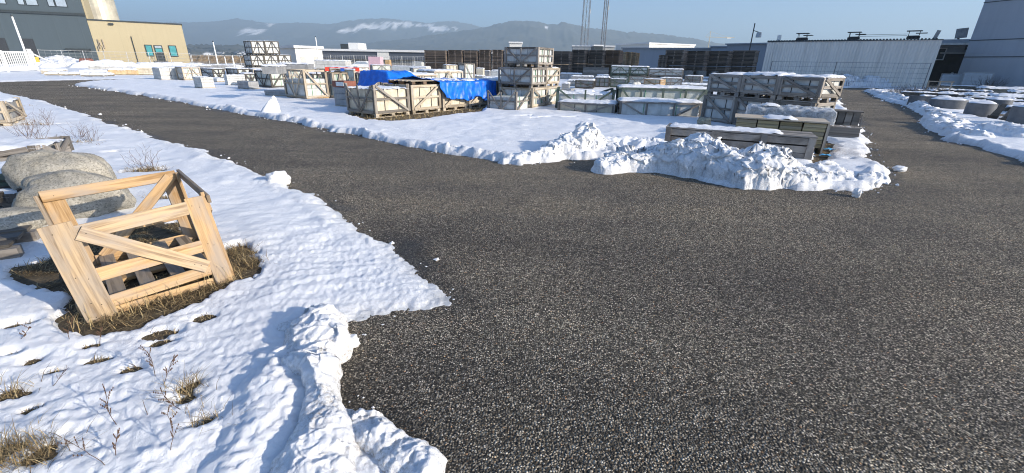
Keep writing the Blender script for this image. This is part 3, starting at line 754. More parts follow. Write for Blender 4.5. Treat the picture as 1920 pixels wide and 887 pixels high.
s0, s1 = along(A2, B2, 293), along(A2, B2, 309); z1 = hgt(*(B2[:2]), 86.5); z0 = .9
m = MB(); m.box(s0, s1, -.10, -.004, z0, z1); dr = m.build('door', FRAME_K, r)
m = MB(); m.box(s0 + .15, s1 - .15, -.13, -.103, z0 + 1.4, z1 - .55); m.build('pane', GLASS_T, dr)
m = MB(); m.box(s0 + .15, s1 - .15, -.13, -.103, z1 - .45, z1 - .12); m.build('transom', GLASS_B, dr)
m = MB()
for k in range(4): m.box(s0 - .3, s1 + .3, -.5 - .3 * (4 - k), -.02 if k == 3 else -.5 - .3 * (3 - k), 0, .22 * (k + 1))
st = m.build('steps', CONC, r)
m = MB()
for sx in (s0 - .28, s1 + .28):
    m.tube((sx, -.5, .88), (sx, -.5, 1.8), .03); m.tube((sx, -1.65, .2), (sx, -1.65, 1.1), .03); m.tube((sx, -.5, 1.8), (sx, -1.65, 1.1), .03)
m.build('handrail', STEEL, st)
m = MB(); s = along(A2, B2, 256); m.tube((s, -.12, .2), (s, -.12, hgt(*(B2[:2]), 72)), .06); m.build('downpipe', FRAME_K, r)
m = MB(); s = along(A2, B2, 226); m.box(s - .3, s + .3, -.35, -.005, hgt(*(B2[:2]), 53), hgt(*(B2[:2]), 50)); m.build('lamp', FRAME_K, r)
m = MB(); s = along(A2, B2, 196); z0 = hgt(*(B2[:2]), 100)
for k in range(5): m.box(s - .5 + .2 * k, s - .4 + .2 * k, -.25, -.005, z0 + .5 * (k % 3), z0 + .9 + .5 * ((k * 2) % 3))
m.build('pipe_fittings', W_TAN, r)
# silo behind
SILO = mat_plain('silo_metal', (0.62, 0.57, 0.45), .35, .3, .25, .6)
c = V(212, 110, 104); rr = 3.1
r = thing('storage_silo', 'pale metal silo standing behind the tan annex', 'silo', (c[0], c[1], 0))
m = MB(); m.tube((0, 0, 0), (0, 0, 24), rr, rr, 28)
sh = m.build('shell', SILO, r)
m = MB()
for k in range(1, 12): m.tube((0, 0, k * 2.1), (0, 0, k * 2.1 + .06), rr + .03, rr + .03, 28)
m.build('hoop', SILO, r)
m = MB(); m.tube((0, 0, 24.01), (0, 0, 26), rr + .1, .4, 28); m.build('roof', SILO, r)
# flagpole left, light poles, fence posts
def pole(px, pyb, pyt, Y, rd, name, label, cat, mat=WHITE, cap=True):
    c = V(px, pyb, Y); z1 = hgt(c[0], c[1], pyt)
    r = thing(name, label, cat, (c[0], c[1], 0))
    m = MB(); m.tube((0, 0, 0), (0, 0, z1), rd * 1.15, rd * .8, 10); m.build('shaft', mat, r)
    m = MB(); m.tube((0, 0, z1), (0, 0, z1 + rd * 2), rd * 1.1, rd * .7, 8); m.build('cap', FRAME_K, r)
    m = MB(); m.box(-rd * 3, rd * 3, -rd * 3, rd * 3, 0, .04); m.build('base_plate', STEEL, r)
    return r, z1
pole(48, 100, 31, 56, .11, 'white_pole', 'white pole standing before the dark hall behind the sliding gate', 'pole')
pole(408, 118, 79, 70, .09, 'white_pole', 'white pole between the tan annex and the stacked crates', 'pole')
pole(598, 116, 70, 75, .09, 'white_pole', 'white pole in front of the white building', 'pole')
pole(423, 116, 106, 64, .07, 'fence_post', 'short white post right of the tan annex pole', 'post')
pole(438, 117, 104, 62, .09, 'fence_post', 'thicker white post beside the tall crate stack', 'post')
r, z1 = pole(1402, 110, 46, 62, .08, 'camera_mast', 'thin grey mast with a dome camera behind the dark pallet stacks', 'mast', FRAME_K)
m = MB(); m.tube((0, 0, z1 - .7), (.75, -.1, z1 - .9), .04, .04); m.build('bracket', FRAME_K, r)
m = MB(); m.tube((.75, -.1, z1 - 1.5), (.75, -.1, z1 - .9), .36, .28, 12); m.build('dome_camera', STEEL, r)
# sliding gate
A4 = G(-150, 143); B4 = G(74, 134)
L4, an4 = frame_of(A4, B4)
r = thing('sliding_gate', 'white barred sliding gate at the left edge before the dark hall', 'gate', (*A4, 0), an4)
zt = hgt(*B4, 97)
m = MB(); m.box(0, L4, -.05, .05, zt - .12, zt); m.box(0, L4, -.05, .05, .12, .45)
m.build('rail', WHITE, r)
m = MB(); n = int(L4 / .30)
for k in range(n): m.box(k * .30, k * .30 + .10, -.02, .02, .45, zt - .12)
m.build('bars', WHITE, r)
m = MB()
for q in (0, .34, .67, .985): m.box(q * L4, q * L4 + .12, -.06, .06, .0, zt + .05)
m.build('upright', WHITE, r)
m = MB(); m.box(L4 - .1, L4 + .14, .1, .34, 0, zt + .25); m.build('guide_post', WHITE, r)
m = MB(); m.bar((L4, .2, zt - .1), (L4 + 4.2, .6, .75), .14, .1, (0, 1, 0)); m.build('brace', WHITE, r)
m = MB(); m.box(L4 + .35, L4 + .95, .12, .2, .85, 1.35); m.build('sign_plate', YELLOW, r)
# mesh fence along the back of the yard
def fence(pts, ztop, label, gap=2.6, name='mesh_fence', wire=.012, pm=STEEL, cells=.25):
    c = pts[0]
    r = thing(name, label, 'fence', (c[0], c[1], 0))
    w_ = MB()
    for i in range(len(pts) - 1):
        a = np.array(pts[i]) - c; b = np.array(pts[i + 1]) - c; L = np.hypot(*(b - a)); n = max(1, int(round(L / gap)))
        for k in range(n + (i == len(pts) - 2)):
            p = a + (b - a) * k / n
            m = MB(); m.tube((p[0], p[1], 0), (p[0], p[1], ztop + .05), .035, .035, 6); m.build('post', pm, r)
        u = (b - a) / L; t = np.array([-u[1], u[0]])
        for z in np.arange(.15, ztop, .4): w_.tube((a[0], a[1], z), (b[0], b[1], z), wire, wire, 3, cap=False)
        w_.tube((a[0], a[1], ztop), (b[0], b[1], ztop), wire * 1.8, wire * 1.8, 4, cap=False)
        for k in range(int(L / cells)):
            p = a + u * k * cells
            w_.tube((p[0], p[1], .1), (p[0], p[1], ztop), wire * .7, wire * .7, 3, cap=False)
    w_.build('mesh_panel', pm, r)
    return r
fence([V(80, 120, 60)[:2], V(200, 120, 66)[:2], V(360, 118, 72)[:2]], 2.1, 'thin mesh fence in front of the tan annex', cells=.6)
fence([V(362, 118, 74)[:2], V(452, 118, 78)[:2]], 1.9, 'mesh fence by the brown field right of the tan annex', cells=.6)
fence([V(600, 118, 92)[:2], V(800, 120, 88)[:2]], 2.4, 'pale mesh fence in front of the long dark hall', cells=.5, pm=WHITE, wire=.016)
fence([np.array(V(1440, 150, 46)[:2]), np.array(V(1560, 150, 43.2)[:2]), np.array(V(1735, 150, 40)[:2])], 2.15, 'grey mesh fence in front of the corrugated shed', cells=.3, gap=4.6, wire=.010, pm=mat_plain('fence_wire', (0.16, 0.15, 0.15), .6))
# corrugated shed
A5 = V(1424, 150, 53.5); B5 = V(1741, 150, 44.2)
L5, an5 = frame_of(A5, B5)
r = thing('corrugated_shed', 'long pale corrugated shed with three roof ventilators', 'building', (A5[0], A5[1], 0), an5)
H5 = hgt(A5[0], A5[1], 79)
block(0, L5, 11, 0, H5, 'wall', SHEDCLAD, r)
m = MB()
for k in range(int(L5 / .26)): m.box(k * .26, k * .26 + .13, -.12, 11, H5 + .06, H5 + .16)
m.box(-.05, L5 + .05, -.10, 11.05, H5 + .002, H5 + .06); m.build('roof', FRAME_K, r)
for px in (1487, 1582, 1692):
    s = along(A5, B5, px); m = MB()
    m.box(s - .5, s + .5, .8, 1.7, H5 + .17, H5 + .40); m.box(s - .42, s + .42, .9, 1.6, H5 + .4, H5 + .46)
    vn = m.build('ventilator', DARKIN, r)
    m = MB(); m.box(s - .62, s + .55, .7, 1.9, H5 + .86, H5 + .90); m.box(s + .1, s + .95, .6, 1.5, H5 + .64, H5 + .68)
    for qx in (-.4, .4):
        for qy in (.95, 1.6): m.tube((s + qx, qy, H5 + .4), (s + qx, qy, H5 + .86), .025, .025, 5)
    m.build('rain_cap', FRAME_K, vn)
m = MB(); s = along(A5, B5, 1445); m.box(s - .12, s + .22, .5, .8, H5 + .17, H5 + .75); m.build('vent_stub', WHITE, r)
m = MB(); s = along(A5, B5, 1737); m.bar((s - .2, .6, H5 + .1), (s - .05, .6, H5 + .85), .3, .2, (0, 1, 0)); m.build('vent_stub', SL_GREY, r)
m = MB(); m.tube((along(A5, B5, 1590), 1.3, H5 + .62), (along(A5, B5, 1680), 1.3, H5 + .62), .02, .02, 4); m.tube((along(A5, B5, 1590), 1.3, H5 + .48), (along(A5, B5, 1680), 1.3, H5 + .48), .02, .02, 4); m.build('cable', FRAME_K, r)
# tall blue grey building at the right edge
A6 = V(1791, 150, 46); B6 = V(2350, 150, 30)
L6, an6 = frame_of(A6, B6)
r = thing('grey_factory', 'tall windowless blue grey factory wall at the right edge', 'building', (A6[0], A6[1], 0), an6)
block(0, L6, 30, 0, 19, 'wall', GREYWALL, r)
zq = hgt(A6[0], A6[1], 76)
m = MB(); m.box(-.03, L6, -.06, -.004, zq - .03, zq + .03); m.box(-.02, L6, -.05, -.004, zq - 1.5, zq - 1.44); m.box(-.02, L6, -.05, -.004, zq + 3.2, zq + 3.26); m.build('seam', FRAME_K, r)
m = MB(); s = along(A6, B6, 1888); z = hgt(A6[0] + (B6[0] - A6[0]) * s / L6, A6[1] + (B6[1] - A6[1]) * s / L6, 8); m.box(s - .2, s + .2, -.3, -.005, z - .15, z + .15); m.build('wall_lamp', FRAME_K, r)
# covered loading bay between shed and factory
A7 = V(1740, 150, 50); B7 = V(1812, 150, 48)
L7, an7 = frame_of(A7, B7)
r = thing('loading_bay', 'dark covered loading bay between the shed and the grey factory', 'building', (A7[0], A7[1], 0), an7)
z7 = hgt(A7[0], A7[1], 74); zc = hgt(A7[0], A7[1], 84); zl = hgt(A7[0], A7[1], 100)
block(-.6, L7 + 2, 9, zl, z7, 'upper_wall', GREYWALL, r)
block(-.6, L7 + 2, 9.2, 0, zl - .002, 'opening_shade', DARKIN, r, .4)  # solid dark box, its colour stands in for the shaded recess
m = MB(); m.box(-.4, L7 + 1.0, -2.4, -.004, zc - .12, zc + .08); m.build('canopy_roof', SL_LIGHT, r)
m = MB(); m.box(L7 - 1.0, L7 + .9, -2.1, -.1, zc - .5, zc - .123); m.build('canopy_beam', DARKIN, r)
m = MB(); m.bar((L7 - .6, -2.2, 0), (L7 - .6, -2.2, zc - .124), .2, .2, (0, 1, 0)); m.build('column', mat_plain('grey_post_paint', (.25, .26, .27)), r)
m = MB(); m.box(-.3, .65, -.12, -.004, zc - 1.5, zc - .3); f = m.build('window', WHITE, r)
m = MB(); m.box(-.2, .55, -.15, -.123, zc - 1.4, zc - .4); m.build('pane', FRAME_K, f)
m = MB(); m.box(.2, L7 - .5, -.16, -.004, zl - .05, zl + .1); m.build('gutter', SL_LIGHT, r)
m = MB(); m.tube((1.2, .8, z7), (1.2, .8, z7 + .25), .1, .1); m.bar((.85, .8, z7 + .55), (1.75, .8, z7 + .65), .9, .8, (0, 1, 0)); m.build('roof_ventilator', SL_GREY, r)
m = MB(); m.tube((1.7, .38, 1.35), (1.7, .34, 1.35), .12, .12, 10); lm = m.build('lamp', WHITE, r)
# far halls behind the fence
def hall(px0, px1, pyt, Y0, Y1, depth, mat, label, name='warehouse', roofm=None, base=None, doors=0, roofh=.5):
    a = V(px0, 112, Y0); b = V(px1, 112, Y1); L, an = frame_of(a, b)
    h0 = hgt(a[0], a[1], pyt)
    r = thing(name, label, 'building', (a[0], a[1], 0), an)
    zb = 0 if base is None else hgt(a[0], a[1], base)
    block(0, L, depth, zb, h0, 'wall', mat, r)
    m = MB(); m.box(-.3, L + .3, -.4, depth + .3, h0 + .003, h0 + roofh); m.build('roof', roofm or SNOWROOF, r)
    if base is not None:
        m = MB(); m.box(0, L, .8, depth - .01, 0, zb - .004); m.build('glazed_base', SL_GREY, r)
    for k in range(doors):
        m = MB(); m.box(L * (k + .3) / doors, L * (k + .7) / doors, -.06, -.004, .0, h0 * .55); m.build('door', SL_LIGHT, r)
    return r, L, h0
SNOWROOF = mat_plain('snowy_roof', (0.78, 0.79, 0.8), .7, var=.1)
r, L, h0 = hall(595, 985, 95, 120, 118, 40, HALLDARK, 'long low dark hall with a snow white roof line', base=109)
m = MB(); s = L * .295; m.box(s, s + L * .055, -.15, -.005, h0 * .50, h0 + .1); m.build('white_panel', WHITE, r)
m = MB(); m.box(L * .075, L * .115, 6, 12, h0 + .5, h0 + 1.9); m.build('roof_unit', FRAME_K, r)
m = MB(); m.box(L * .115, L * .165, 6, 12, h0 + .5, h0 + 2.2); m.build('roof_unit', WHITE, r)
hall(556, 606, 90, 100, 104, 14, WHITE, 'small white building with dark door slits', doors=2)
hall(500, 554, 91, 180, 178, 20, SL_GREY, 'pale grey building behind the tall crate stack')
hall(955, 978, 81, 170, 170, 14, WHITE, 'white cube building behind the topmost crate')
hall(1072, 1150, 87, 200, 198, 24, SL_LIGHT, 'pale flat building behind the brown pallet stacks')
r, L, h0 = hall(1153, 1214, 85, 210, 190, 24, WHITE, 'bright white building right of the lattice masts')
hall(1112, 1128, 86.5, 186, 186, 8, FRAME_K, 'small dark cabin between the lattice masts')
hall(1165, 1330, 91, 130, 120, 30, HALLCLAD, 'long blue grey hall behind the dark pallet stacks', roofm=HALLCLAD, roofh=.25)
hall(1330, 1372, 88, 118, 116, 30, HALLCLAD, 'blue grey hall section stepping up behind the pallet stacks', roofm=HALLCLAD, roofh=.25)
hall(1358, 1500, 84, 104, 92, 26, HALLCLAD, 'taller blue grey hall left of the corrugated shed', roofm=HALLCLAD, roofh=.25)
# lattice masts
def lattice(px, px_top, Y, wbase, label, wt):
    a = V(px, 100, Y); H = 62.0
    r = thing('lattice_mast', label, 'mast', (a[0], a[1], 0))
    m = MB(); n = 34; c4 = [(-1, -1), (1, -1), (1, 1), (-1, 1)]
    for k in range(n):
        z0, z1 = H * k / n, H * (k + 1) / n; w0 = wbase + (wt - wbase) * k / n; w1 = wbase + (wt - wbase) * (k + 1) / n
        for i in range(4):
            p, q = c4[i], c4[(i + 1) % 4]
            m.tube((p[0] * w0, p[1] * w0, z0), (q[0] * w1, q[1] * w1, z1), .05, .05, 4, cap=False)
            m.tube((q[0] * w0, q[1] * w0, z0), (p[0] * w1, p[1] * w1, z1), .05, .05, 4, cap=False)
    m.build('bracing', STEEL, r)
    for p in c4:
        m = MB(); m.tube((p[0] * wbase, p[1] * wbase, 0), (p[0] * wt, p[1] * wt, H), .11, .08, 6); m.build('leg', mat_plain('mast_steel', (.18, .19, .21), .5, .3), r)
    m = MB(); m.tube((0, 0, 0), (0, 0, H), .10, .10, 6); m.build('cable_ladder', FRAME_K, r)
    m = MB()
    for z in (H - 30, H - 22, H - 40): m.box(wbase * .9, wbase * .9 + .4, -.4, .4, z, z + 1.6)
    m.build('antenna', WHITE, r)
lattice(1094, 1100, 210, 1.5, 'wider lattice mast rising behind the brown pallet stacks', 1.1)
lattice(1129, 1137, 196, .8, 'slimmer denser lattice mast right of the other one', .6)
# tower crane far away
PALEC = mat_plain('pale_yellow_paint', (.62, .50, .28), .6)
a = V(1326, 100, 900); r = thing('tower_crane', 'faint yellow tower crane on the horizon', 'crane', (a[0], a[1], 0))
zc_ = hgt(a[0], a[1], 70)
m = MB(); m.box(-.45, .45, -.45, .45, 0, zc_); m.build('tower', PALEC, r)
m = MB(); m.box(-8, 46, -.4, .4, zc_, zc_ + .8); m.build('jib', PALEC, r)
m = MB(); m.bar((0, 0, zc_), (-1, 0, zc_ + 10), .8, .8, (0, 1, 0)); m.tube((-1, 0, zc_ + 10), (34, 0, zc_ + .9), .14, .14, 4); m.tube((-1, 0, zc_ + 10), (-8, 0, zc_ + 1), .14, .14, 4); m.build('apex', PALEC, r)
m = MB(); m.box(32, 40, -1, 1, zc_ - 1.8, zc_ - .01); m.build('counterweight', WHITE, r)
# ------------------------------------------------------------------ yard stock
def snowcap(parent, x0, x1, y0, y1, z, t=.06, seed=0, cover=1.0, over=.03):
    """settled snow on a top: rounded at its rim, patchy where cover < 1"""
    nx = max(6, min(40, int((x1 - x0) / .05))); ny = max(6, min(40, int((y1 - y0) / .05)))
    X, Y = np.meshgrid(np.linspace(x0 - over, x1 + over, nx), np.linspace(y0 - over, y1 + over, ny), indexing='ij')
    e = np.minimum(np.minimum(X - x0 + over, x1 + over - X), np.minimum(Y - y0 + over, y1 + over - Y))
    e = e + .05 * perlin(X * 5 + seed, Y * 5, seed) - .02
    Z = t * np.sqrt(np.clip(e / .10, 0, 1)) * (1 + .3 * perlin(X * 3, Y * 3 + seed, seed + 2)) + .02 * perlin(X * 8, Y * 8, seed + 4)
    Z -= (1 - cover) * t * 2.6 * np.clip(fbm(X * 1.7 + seed, Y * 1.7, 3, seed + 6) + .35, 0, 1.4)
    P = np.stack([X, Y, z + Z], -1)
    return gridmesh('snow_cap', P, SNOW, mask=(Z > .002), parent=parent, attrs={'thin': 0 * X, 'dirt': .05 + 0 * X})
SEED = [1000]
def crate(name, label, a, ang, w, d, h, z0=0.0, wood=W_GREY, fill=SL_PALE, style='V', side='D', pallet=True, cap=.05, cover=.9, group=None, cat='crate',
          mid=True, fillh=1.0, strap=STRAP_G, bw=.066, nslab=3, top=True, tilt=0.0, pwood=None, straps=2):
    SEED[0] += 7
    r = thing(name, label, cat, (a[0], a[1], z0), rad(ang), group)
    pz = .13 if pallet else .03
    if pallet:
        m = MB()
        for y_ in (.05, d / 2, d - .05):
            for x_ in (.07, w / 2, w - .07): m.box(x_ - .06, x_ + .06, y_ - .05, y_ + .05, 0.02, .095)
            m.box(0, w, y_ - .05, y_ + .05, 0, .02)
        n = max(3, int(w / .22))
        for k in range(n): m.box(w * k / n + .012, w * (k + 1) / n - .012, 0, d, .097, .122)
        m.build('pallet', pwood or wood, r)
    # slabs stand on edge, their broad faces to the front; edges a little uneven
    m = MB(); ins = .035
    zt = pz + (h - pz - .03) * fillh
    hs = []
    for k in range(nslab):
        y0, y1 = ins + (d - 2 * ins) * k / nslab, ins + (d - 2 * ins) * (k + 1) / nslab - .012
        zz = zt - rng.random() * .04 * h; hs.append(zz)
        x0 = ins + rng.random() * .02 * w; x1 = w - ins - rng.random() * .02 * w
        nz = 2 if mid else 1
        for q in range(nz):
            m.box(x0, x1, y0 + rng.random() * .006, y1, pz + (zz - pz) * q / nz, pz + (zz - pz) * (q + 1) / nz - .008)
    m.build('stone_slabs', fill, r)
    zs = max(hs)
    t = .022
    for x_ in (0, w):
        for y_ in (0, d):
            m = MB(); sx = 1 if x_ == 0 else -1; sy = 1 if y_ == 0 else -1
            m.bar((x_ + sx * bw / 2, y_ - sy * t / 2, pz if pallet else 0), (x_ + sx * bw / 2, y_ - sy * t / 2, h), bw, t, (0, 1, 0))
            m.bar((x_ - sx * t / 2, y_ + sy * bw / 2 - sy * t, pz if pallet else 0), (x_ - sx * t / 2, y_ + sy * bw / 2 - sy * t, h - .004), bw, t, (1, 0, 0))
            m.build('corner_post', wood, r)
    def panel(p, q, n, st):
        """rails and braces on the face from p to q (horizontal), n outward"""
        m = MB(); p = Vector((*p, 0)); q = Vector((*q, 0)); n = Vector((*n, 0)); L = (q - p).length; u = (q - p) / L
        o = n * (t * .5 + .002); o2 = n * (t * 1.5 + .004)
        zl = pz + bw * .45; zh = h - bw * .5
        P = lambda s, z, oo: p + u * s + oo + Vector((0, 0, z))
        m.bar(P(bw, zl, o), P(L - bw, zl, o), bw, t, n)
        if top: m.bar(P(bw, zh, o), P(L - bw, zh, o), bw, t, n)
        if mid: m.bar(P(bw, (zl + zh) / 2, o), P(L - bw, (zl + zh) / 2, o), bw * .8, t, n)
        if st in 'VA':
            c = L / 2
            za, zb_ = (zh, zl) if st == 'V' else (zl, zh)
            m.bar(P(bw * .8, za, o2), P(c - bw * .3, zb_, o2), bw * .8, t, n); m.bar(P(L - bw * .8, za, o2), P(c + bw * .3, zb_, o2), bw * .8, t, n)
            m.bar(P(c, zl, o2 * 1.02 + n * t), P(c, zh, o2 * 1.02 + n * t), bw * .8, t, n)
        elif st == 'D': m.bar(P(bw * .9, zh, o2), P(L - bw * .9, zl, o2), bw * .9, t, n)
        elif st == 'E': m.bar(P(bw * .9, zl, o2), P(L - bw * .9, zh, o2), bw * .9, t, n)
        elif st == 'L':     # long crate: posts and end braces
            k = max(2, int(L / .75))
            for i in range(1, k): m.bar(P(L * i / k, zl, o2), P(L * i / k, zh, o2), bw * .9, t, n)
            m.bar(P(bw, zh, o2), P(L / k - bw * .5, zl, o2), bw * .8, t, n); m.bar(P(L - bw, zh, o2), P(L - L / k + bw * .5, zl, o2), bw * .8, t, n)
        elif st == 'S':
            for i in range(4): m.bar(P(bw, zl + (zh - zl) * (i + .0) / 3.2 + .02, o), P(L - bw, zl + (zh - zl) * i / 3.2 + .02, o), bw * 1.5, t, n)
        elif st == 'G':     # two posts making a grid
            for i in (1, 2): m.bar(P(L * i / 3, zl, o2), P(L * i / 3, zh, o2), bw * .7, t, n)
        m.build('side_frame', wood, r)
    panel((0, 0), (w, 0), (0, -1), style); panel((w, d), (0, d), (0, 1), 'D')
    panel((0, d), (0, 0), (-1, 0), side); panel((w, 0), (w, d), (1, 0), side)
    for i in range(straps):
        s = w * (i + .75) / (straps + .5); m = MB()
        m.box(s - .008, s + .008, -.006 + .03, .034, pz, zs + .004); m.box(s - .008, s + .008, .034, d - .03, zs + .002, zs + .006)
        m.build('strap', strap, r)
    if top:
        m = MB()
        for y_ in (.04, d / 2, d - .04): m.box(.02, w - .02, y_ - .035, y_ + .035, h - .03, h - .004)
        m.build('lid_boards', wood, r)
    if cap: snowcap(r, 0, w, 0, d, (h - .004 if top else zs), cap, SEED[0], cover)
    return r
def C(name, label, ax, ay, bx, ty, lx=None, d=1.0, ang=54, z0=0.0, w=None, **kw):
    a = G(ax, ay, z0)
    w = w or ext(a, ang, bx, z0)
    if lx is not None: d = ext(a, ang + 90, lx, z0)
    h = hgt(a[0], a[1], ty) - z0
    return crate(name, label, a, ang, w, d, h, z0, **kw), (a, w, d, h)
def blocks(name, label, ax, ay, bx, ty, lx=None, d=1.0, ang=54, z0=0.0, mat=SL_LIGHT, cap=.04, cover=.6, nx=1, nz=3, group=None, cat='stone stack', pallet=True, w=None, h=None):
    """sawn stone blocks stacked on a low pallet"""
    SEED[0] += 7
    a = G(ax, ay, z0); w = w or ext(a, ang, bx, z0)
    if lx is not None: d = ext(a, ang + 90, lx, z0)
    h = h or hgt(a[0], a[1], ty) - z0
    r = thing(name, label, cat, (a[0], a[1], z0), rad(ang), group)
    pz = .12 if pallet else .0
    if pallet:
        m = MB()
        for y_ in (.06, d / 2, d - .06):
            for x_ in (.08, w / 2, w - .08): m.box(x_ - .07, x_ + .07, y_ - .05, y_ + .05, 0, .09)
        n = max(3, int(d / .2))
        for k in range(n): m.box(-.02, w + .02, d * k / n + .01, d * (k + 1) / n - .01, .092, .116)
        m.build('pallet', W_TAN, r)
    m = MB()
    for i in range(nx):
        for k in range(nz):
            e = [rng.random() * .012 for _ in range(4)]
            m.box(w * i / nx + e[0], w * (i + 1) / nx - .006 - e[1], e[2], d - e[3], pz + (h - pz) * k / nz + .002, pz + (h - pz) * (k + 1) / nz - .004)
    m.build('stone_blocks', mat, r, bevel=.006)
    if cap: snowcap(r, 0, w, 0, d, h, cap, SEED[0], cover)
    return r

# ---- left group, nearest the left road, from left to right
blocks('stone_block_stack', 'pale stone cube on a pallet, first stack right of the tan annex', 304, 152, 343, 128, lx=290, cover=.9, cap=.07, nx=2)
C('stone_crate', 'pale crate with a fan of braces right of the first stone cube', 347, 153, 380, 126, d=1.2, style='A', wood=W_TAN)
blocks('stone_block_stack', 'smooth pale stone block standing alone nearest the left road', 381, 169, 405, 145, lx=366, nz=4, cover=.5)
C('stone_crate', 'small dark sided crate behind the lone stone block', 402, 149, 424, 129, lx=380, style='V', wood=W_DARK)
C('stone_crate', 'low crate with dark netted side between the lone block and the slab pallet', 449, 150, 472, 129, lx=428, style='A', side='G', wood=W_DARK)
blocks('stone_block_stack', 'white stone slabs on a pallet with leaning sticks', 429, 163, 463, 140, lx=423, d=None or .9, nz=5, cover=.3, mat=SL_PALE)
blocks('stone_block_stack', 'small low grey stone cube on a pallet', 468, 171, 488, 153, lx=447, nz=2, cover=.0, cap=0, mat=SL_GREY)
blocks('stone_slab_pile', 'flat white slabs low on the snow behind the lone block', 408, 156, 424, 147, d=1.0, nz=2, mat=SL_PALE)
# tall crate stack, two high with a base course
wl = dict(wood=W_DARK, fill=SL_PALE, side='G', strap=STRAP_K, bw=.075, cap=0)
zb = .62
a = G(476, 140)
for k, (x0, x1) in enumerate(((476, 500), (501, 526), (527, 550))):
    A_ = G(x0, 140 - k * .7); w_ = ext(A_, 54, x1)
    z1 = hgt(A_[0], A_[1], 126); z2 = hgt(A_[0], A_[1], 103)
    nm = ('left', 'middle', 'right')[k]
    blocks('stone_slab_pile', ('base slabs under the left crate of the tall stack', 'base slabs under the middle crate of the tall stack', 'base slabs under the right crate of the tall stack')[k], x0, 140 - k * .7, x1, 0, d=1.5, ang=54, h=z1 - .004, nz=3, cap=0, mat=SL_GREY, w=w_)
    crate('stone_crate', ('lower left crate of the tall stack, its dark grid side in view', 'lower middle crate of the tall stack', 'lower right crate of the tall stack, nothing on top')[k], A_, 54, w_, 1.5, z2 - z1, z1, style='A', **{**wl, 'cap': .05 if k == 2 else 0})
    if k < 2:
        A2_ = A_ + np.array([math.cos(rad(54)), math.sin(rad(54))]) * w_ * .22
        z3 = hgt(A_[0], A_[1], 76)
        crate('stone_crate', ('upper left crate topping the tall stack', 'upper right crate topping the tall stack')[k], A2_, 54, w_ * 1.02, 1.5, z3 - z2 - .01, z2 + .004, style='A', **{**wl, 'cap': .03})
# middle left cluster
C('stone_crate', 'black netted crate with pale lit face behind the small grey cube', 511, 168, 538, 133, lx=483, style='E', side='V', wood=W_DARK, fill=SL_GREEN)
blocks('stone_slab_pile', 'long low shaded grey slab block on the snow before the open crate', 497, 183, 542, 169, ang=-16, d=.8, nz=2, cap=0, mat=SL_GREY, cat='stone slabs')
r_, (a_, w_, d_, h_) = C('open_crate', 'tall open crate of white slabs on an orange pallet with a shaded left face', 576, 190, 618, 131, lx=538, style='D', side='V', wood=W_TAN, fill=SL_PALE, fillh=.72, cap=0, pwood=W_NEW, bw=.075)
C('stone_crate', 'dark sided crate carrying the red and blue pallet', 629, 188, 657, 136, lx=610, style='A', side='G', wood=W_TAN, fill=SL_GREEN, cap=0)
C('stone_crate', 'greenish crate behind the pallet crate, half hidden by the tarp', 667, 166, 696, 131, lx=648, style='A', wood=W_TAN, fill=SL_GREEN, cap=.05)
blocks('stone_slab_pile', 'dark slab bundle with snow lying across the crate tops', 520, 131, 578, 119, d=1.2, ang=10, z0=1.12, nz=2, cat='stone slabs', mat=SL_GREY, pallet=False)
blocks('stone_slab_pile', 'grey slab bundle lying on the black netted crate', 492, 139, 520, 124, d=1.2, ang=10, z0=1.05, nz=1, cat='stone slabs', mat=SL_GREY, pallet=False, cap=.06, cover=1)
blocks('stone_slab_pile', 'pale flat slab bundle behind the red and blue pallet', 592, 132, 650, 113, d=1.6, ang=6, z0=.9, nz=2, cat='stone slabs', mat=SL_LIGHT, cap=.05)
# red and blue pallet on its crate
pa = G(616, 135, hgt(*G(629, 188), 134)); pz_ = hgt(*G(629, 188), 134)
pa = G(629, 188) + np.array([-.25, -.05])
r = thing('painted_pallet', 'red and blue painted pallet lying on a crate top', 'pallet', (pa[0], pa[1], pz_ + .01), rad(20))
RED = mat_plain('red_paint', (0.70, 0.07, 0.04), .5); BLUE = mat_plain('blue_paint', (0.02, 0.10, 0.42), .5)
m = MB()
for k in range(6): m.box(0, 1.35, .02 + k * .17, .14 + k * .17, .12, .145)
m.build('deck', RED, r)
for k, mt in enumerate((RED, BLUE, RED)):
    for y_ in (.02, .44, .86): m = MB(); m.box(.0 + k * .6, .15 + k * .6, y_, y_ + .14, .0, .118); m.build('block', mt, r)
snowcap(r, .2, 1.1, .1, .9, .146, .04, 5, .8)

# ---- the sunlit row under the blue tarp
u54 = np.array([.59, .807]); n54 = np.array([-.807, .59])
row0 = G(705, 222)
an54 = math.degrees(math.atan2(u54[1], u54[0]))
hr = hgt(*row0, 159)
lk = dict(wood=W_TAN, fill=SL_WARM, strap=STRAP_K, pwood=W_TAN, bw=.075)
crate('stone_crate', 'front corner crate of the sunlit row, pale boards and an open top', row0, an54, 1.30, ext(row0, an54 + 90, 654), hr, style='D', side='V', **{**lk, 'wood': W_GREY}, top=False, fillh=.9, cap=.03, cover=.5)
crate('stone_crate', 'second crate of the sunlit row with one rising brace', row0 + u54 * 1.42, an54, 1.25, 1.7, hr * .95, style='E', side='V', **lk, cap=0)
crate('stone_crate', 'third crate of the sunlit row, below the hanging tarp corner', row0 + u54 * 2.80, an54, 1.25, 1.7, hr * .96, style='E', side='V', **lk, cap=0)
crate('stone_crate', 'fourth crate of the sunlit row, fully under the tarp', row0 + u54 * 4.15, an54, 1.20, 1.7, hr * .97, style='E', side='V', **lk, cap=0)
crate('stone_crate', 'end crate of the sunlit row next to the triple stack', row0 + u54 * 5.55, an54, 1.0, 1.6, hr, style='E', side='V', **lk, cap=.05)
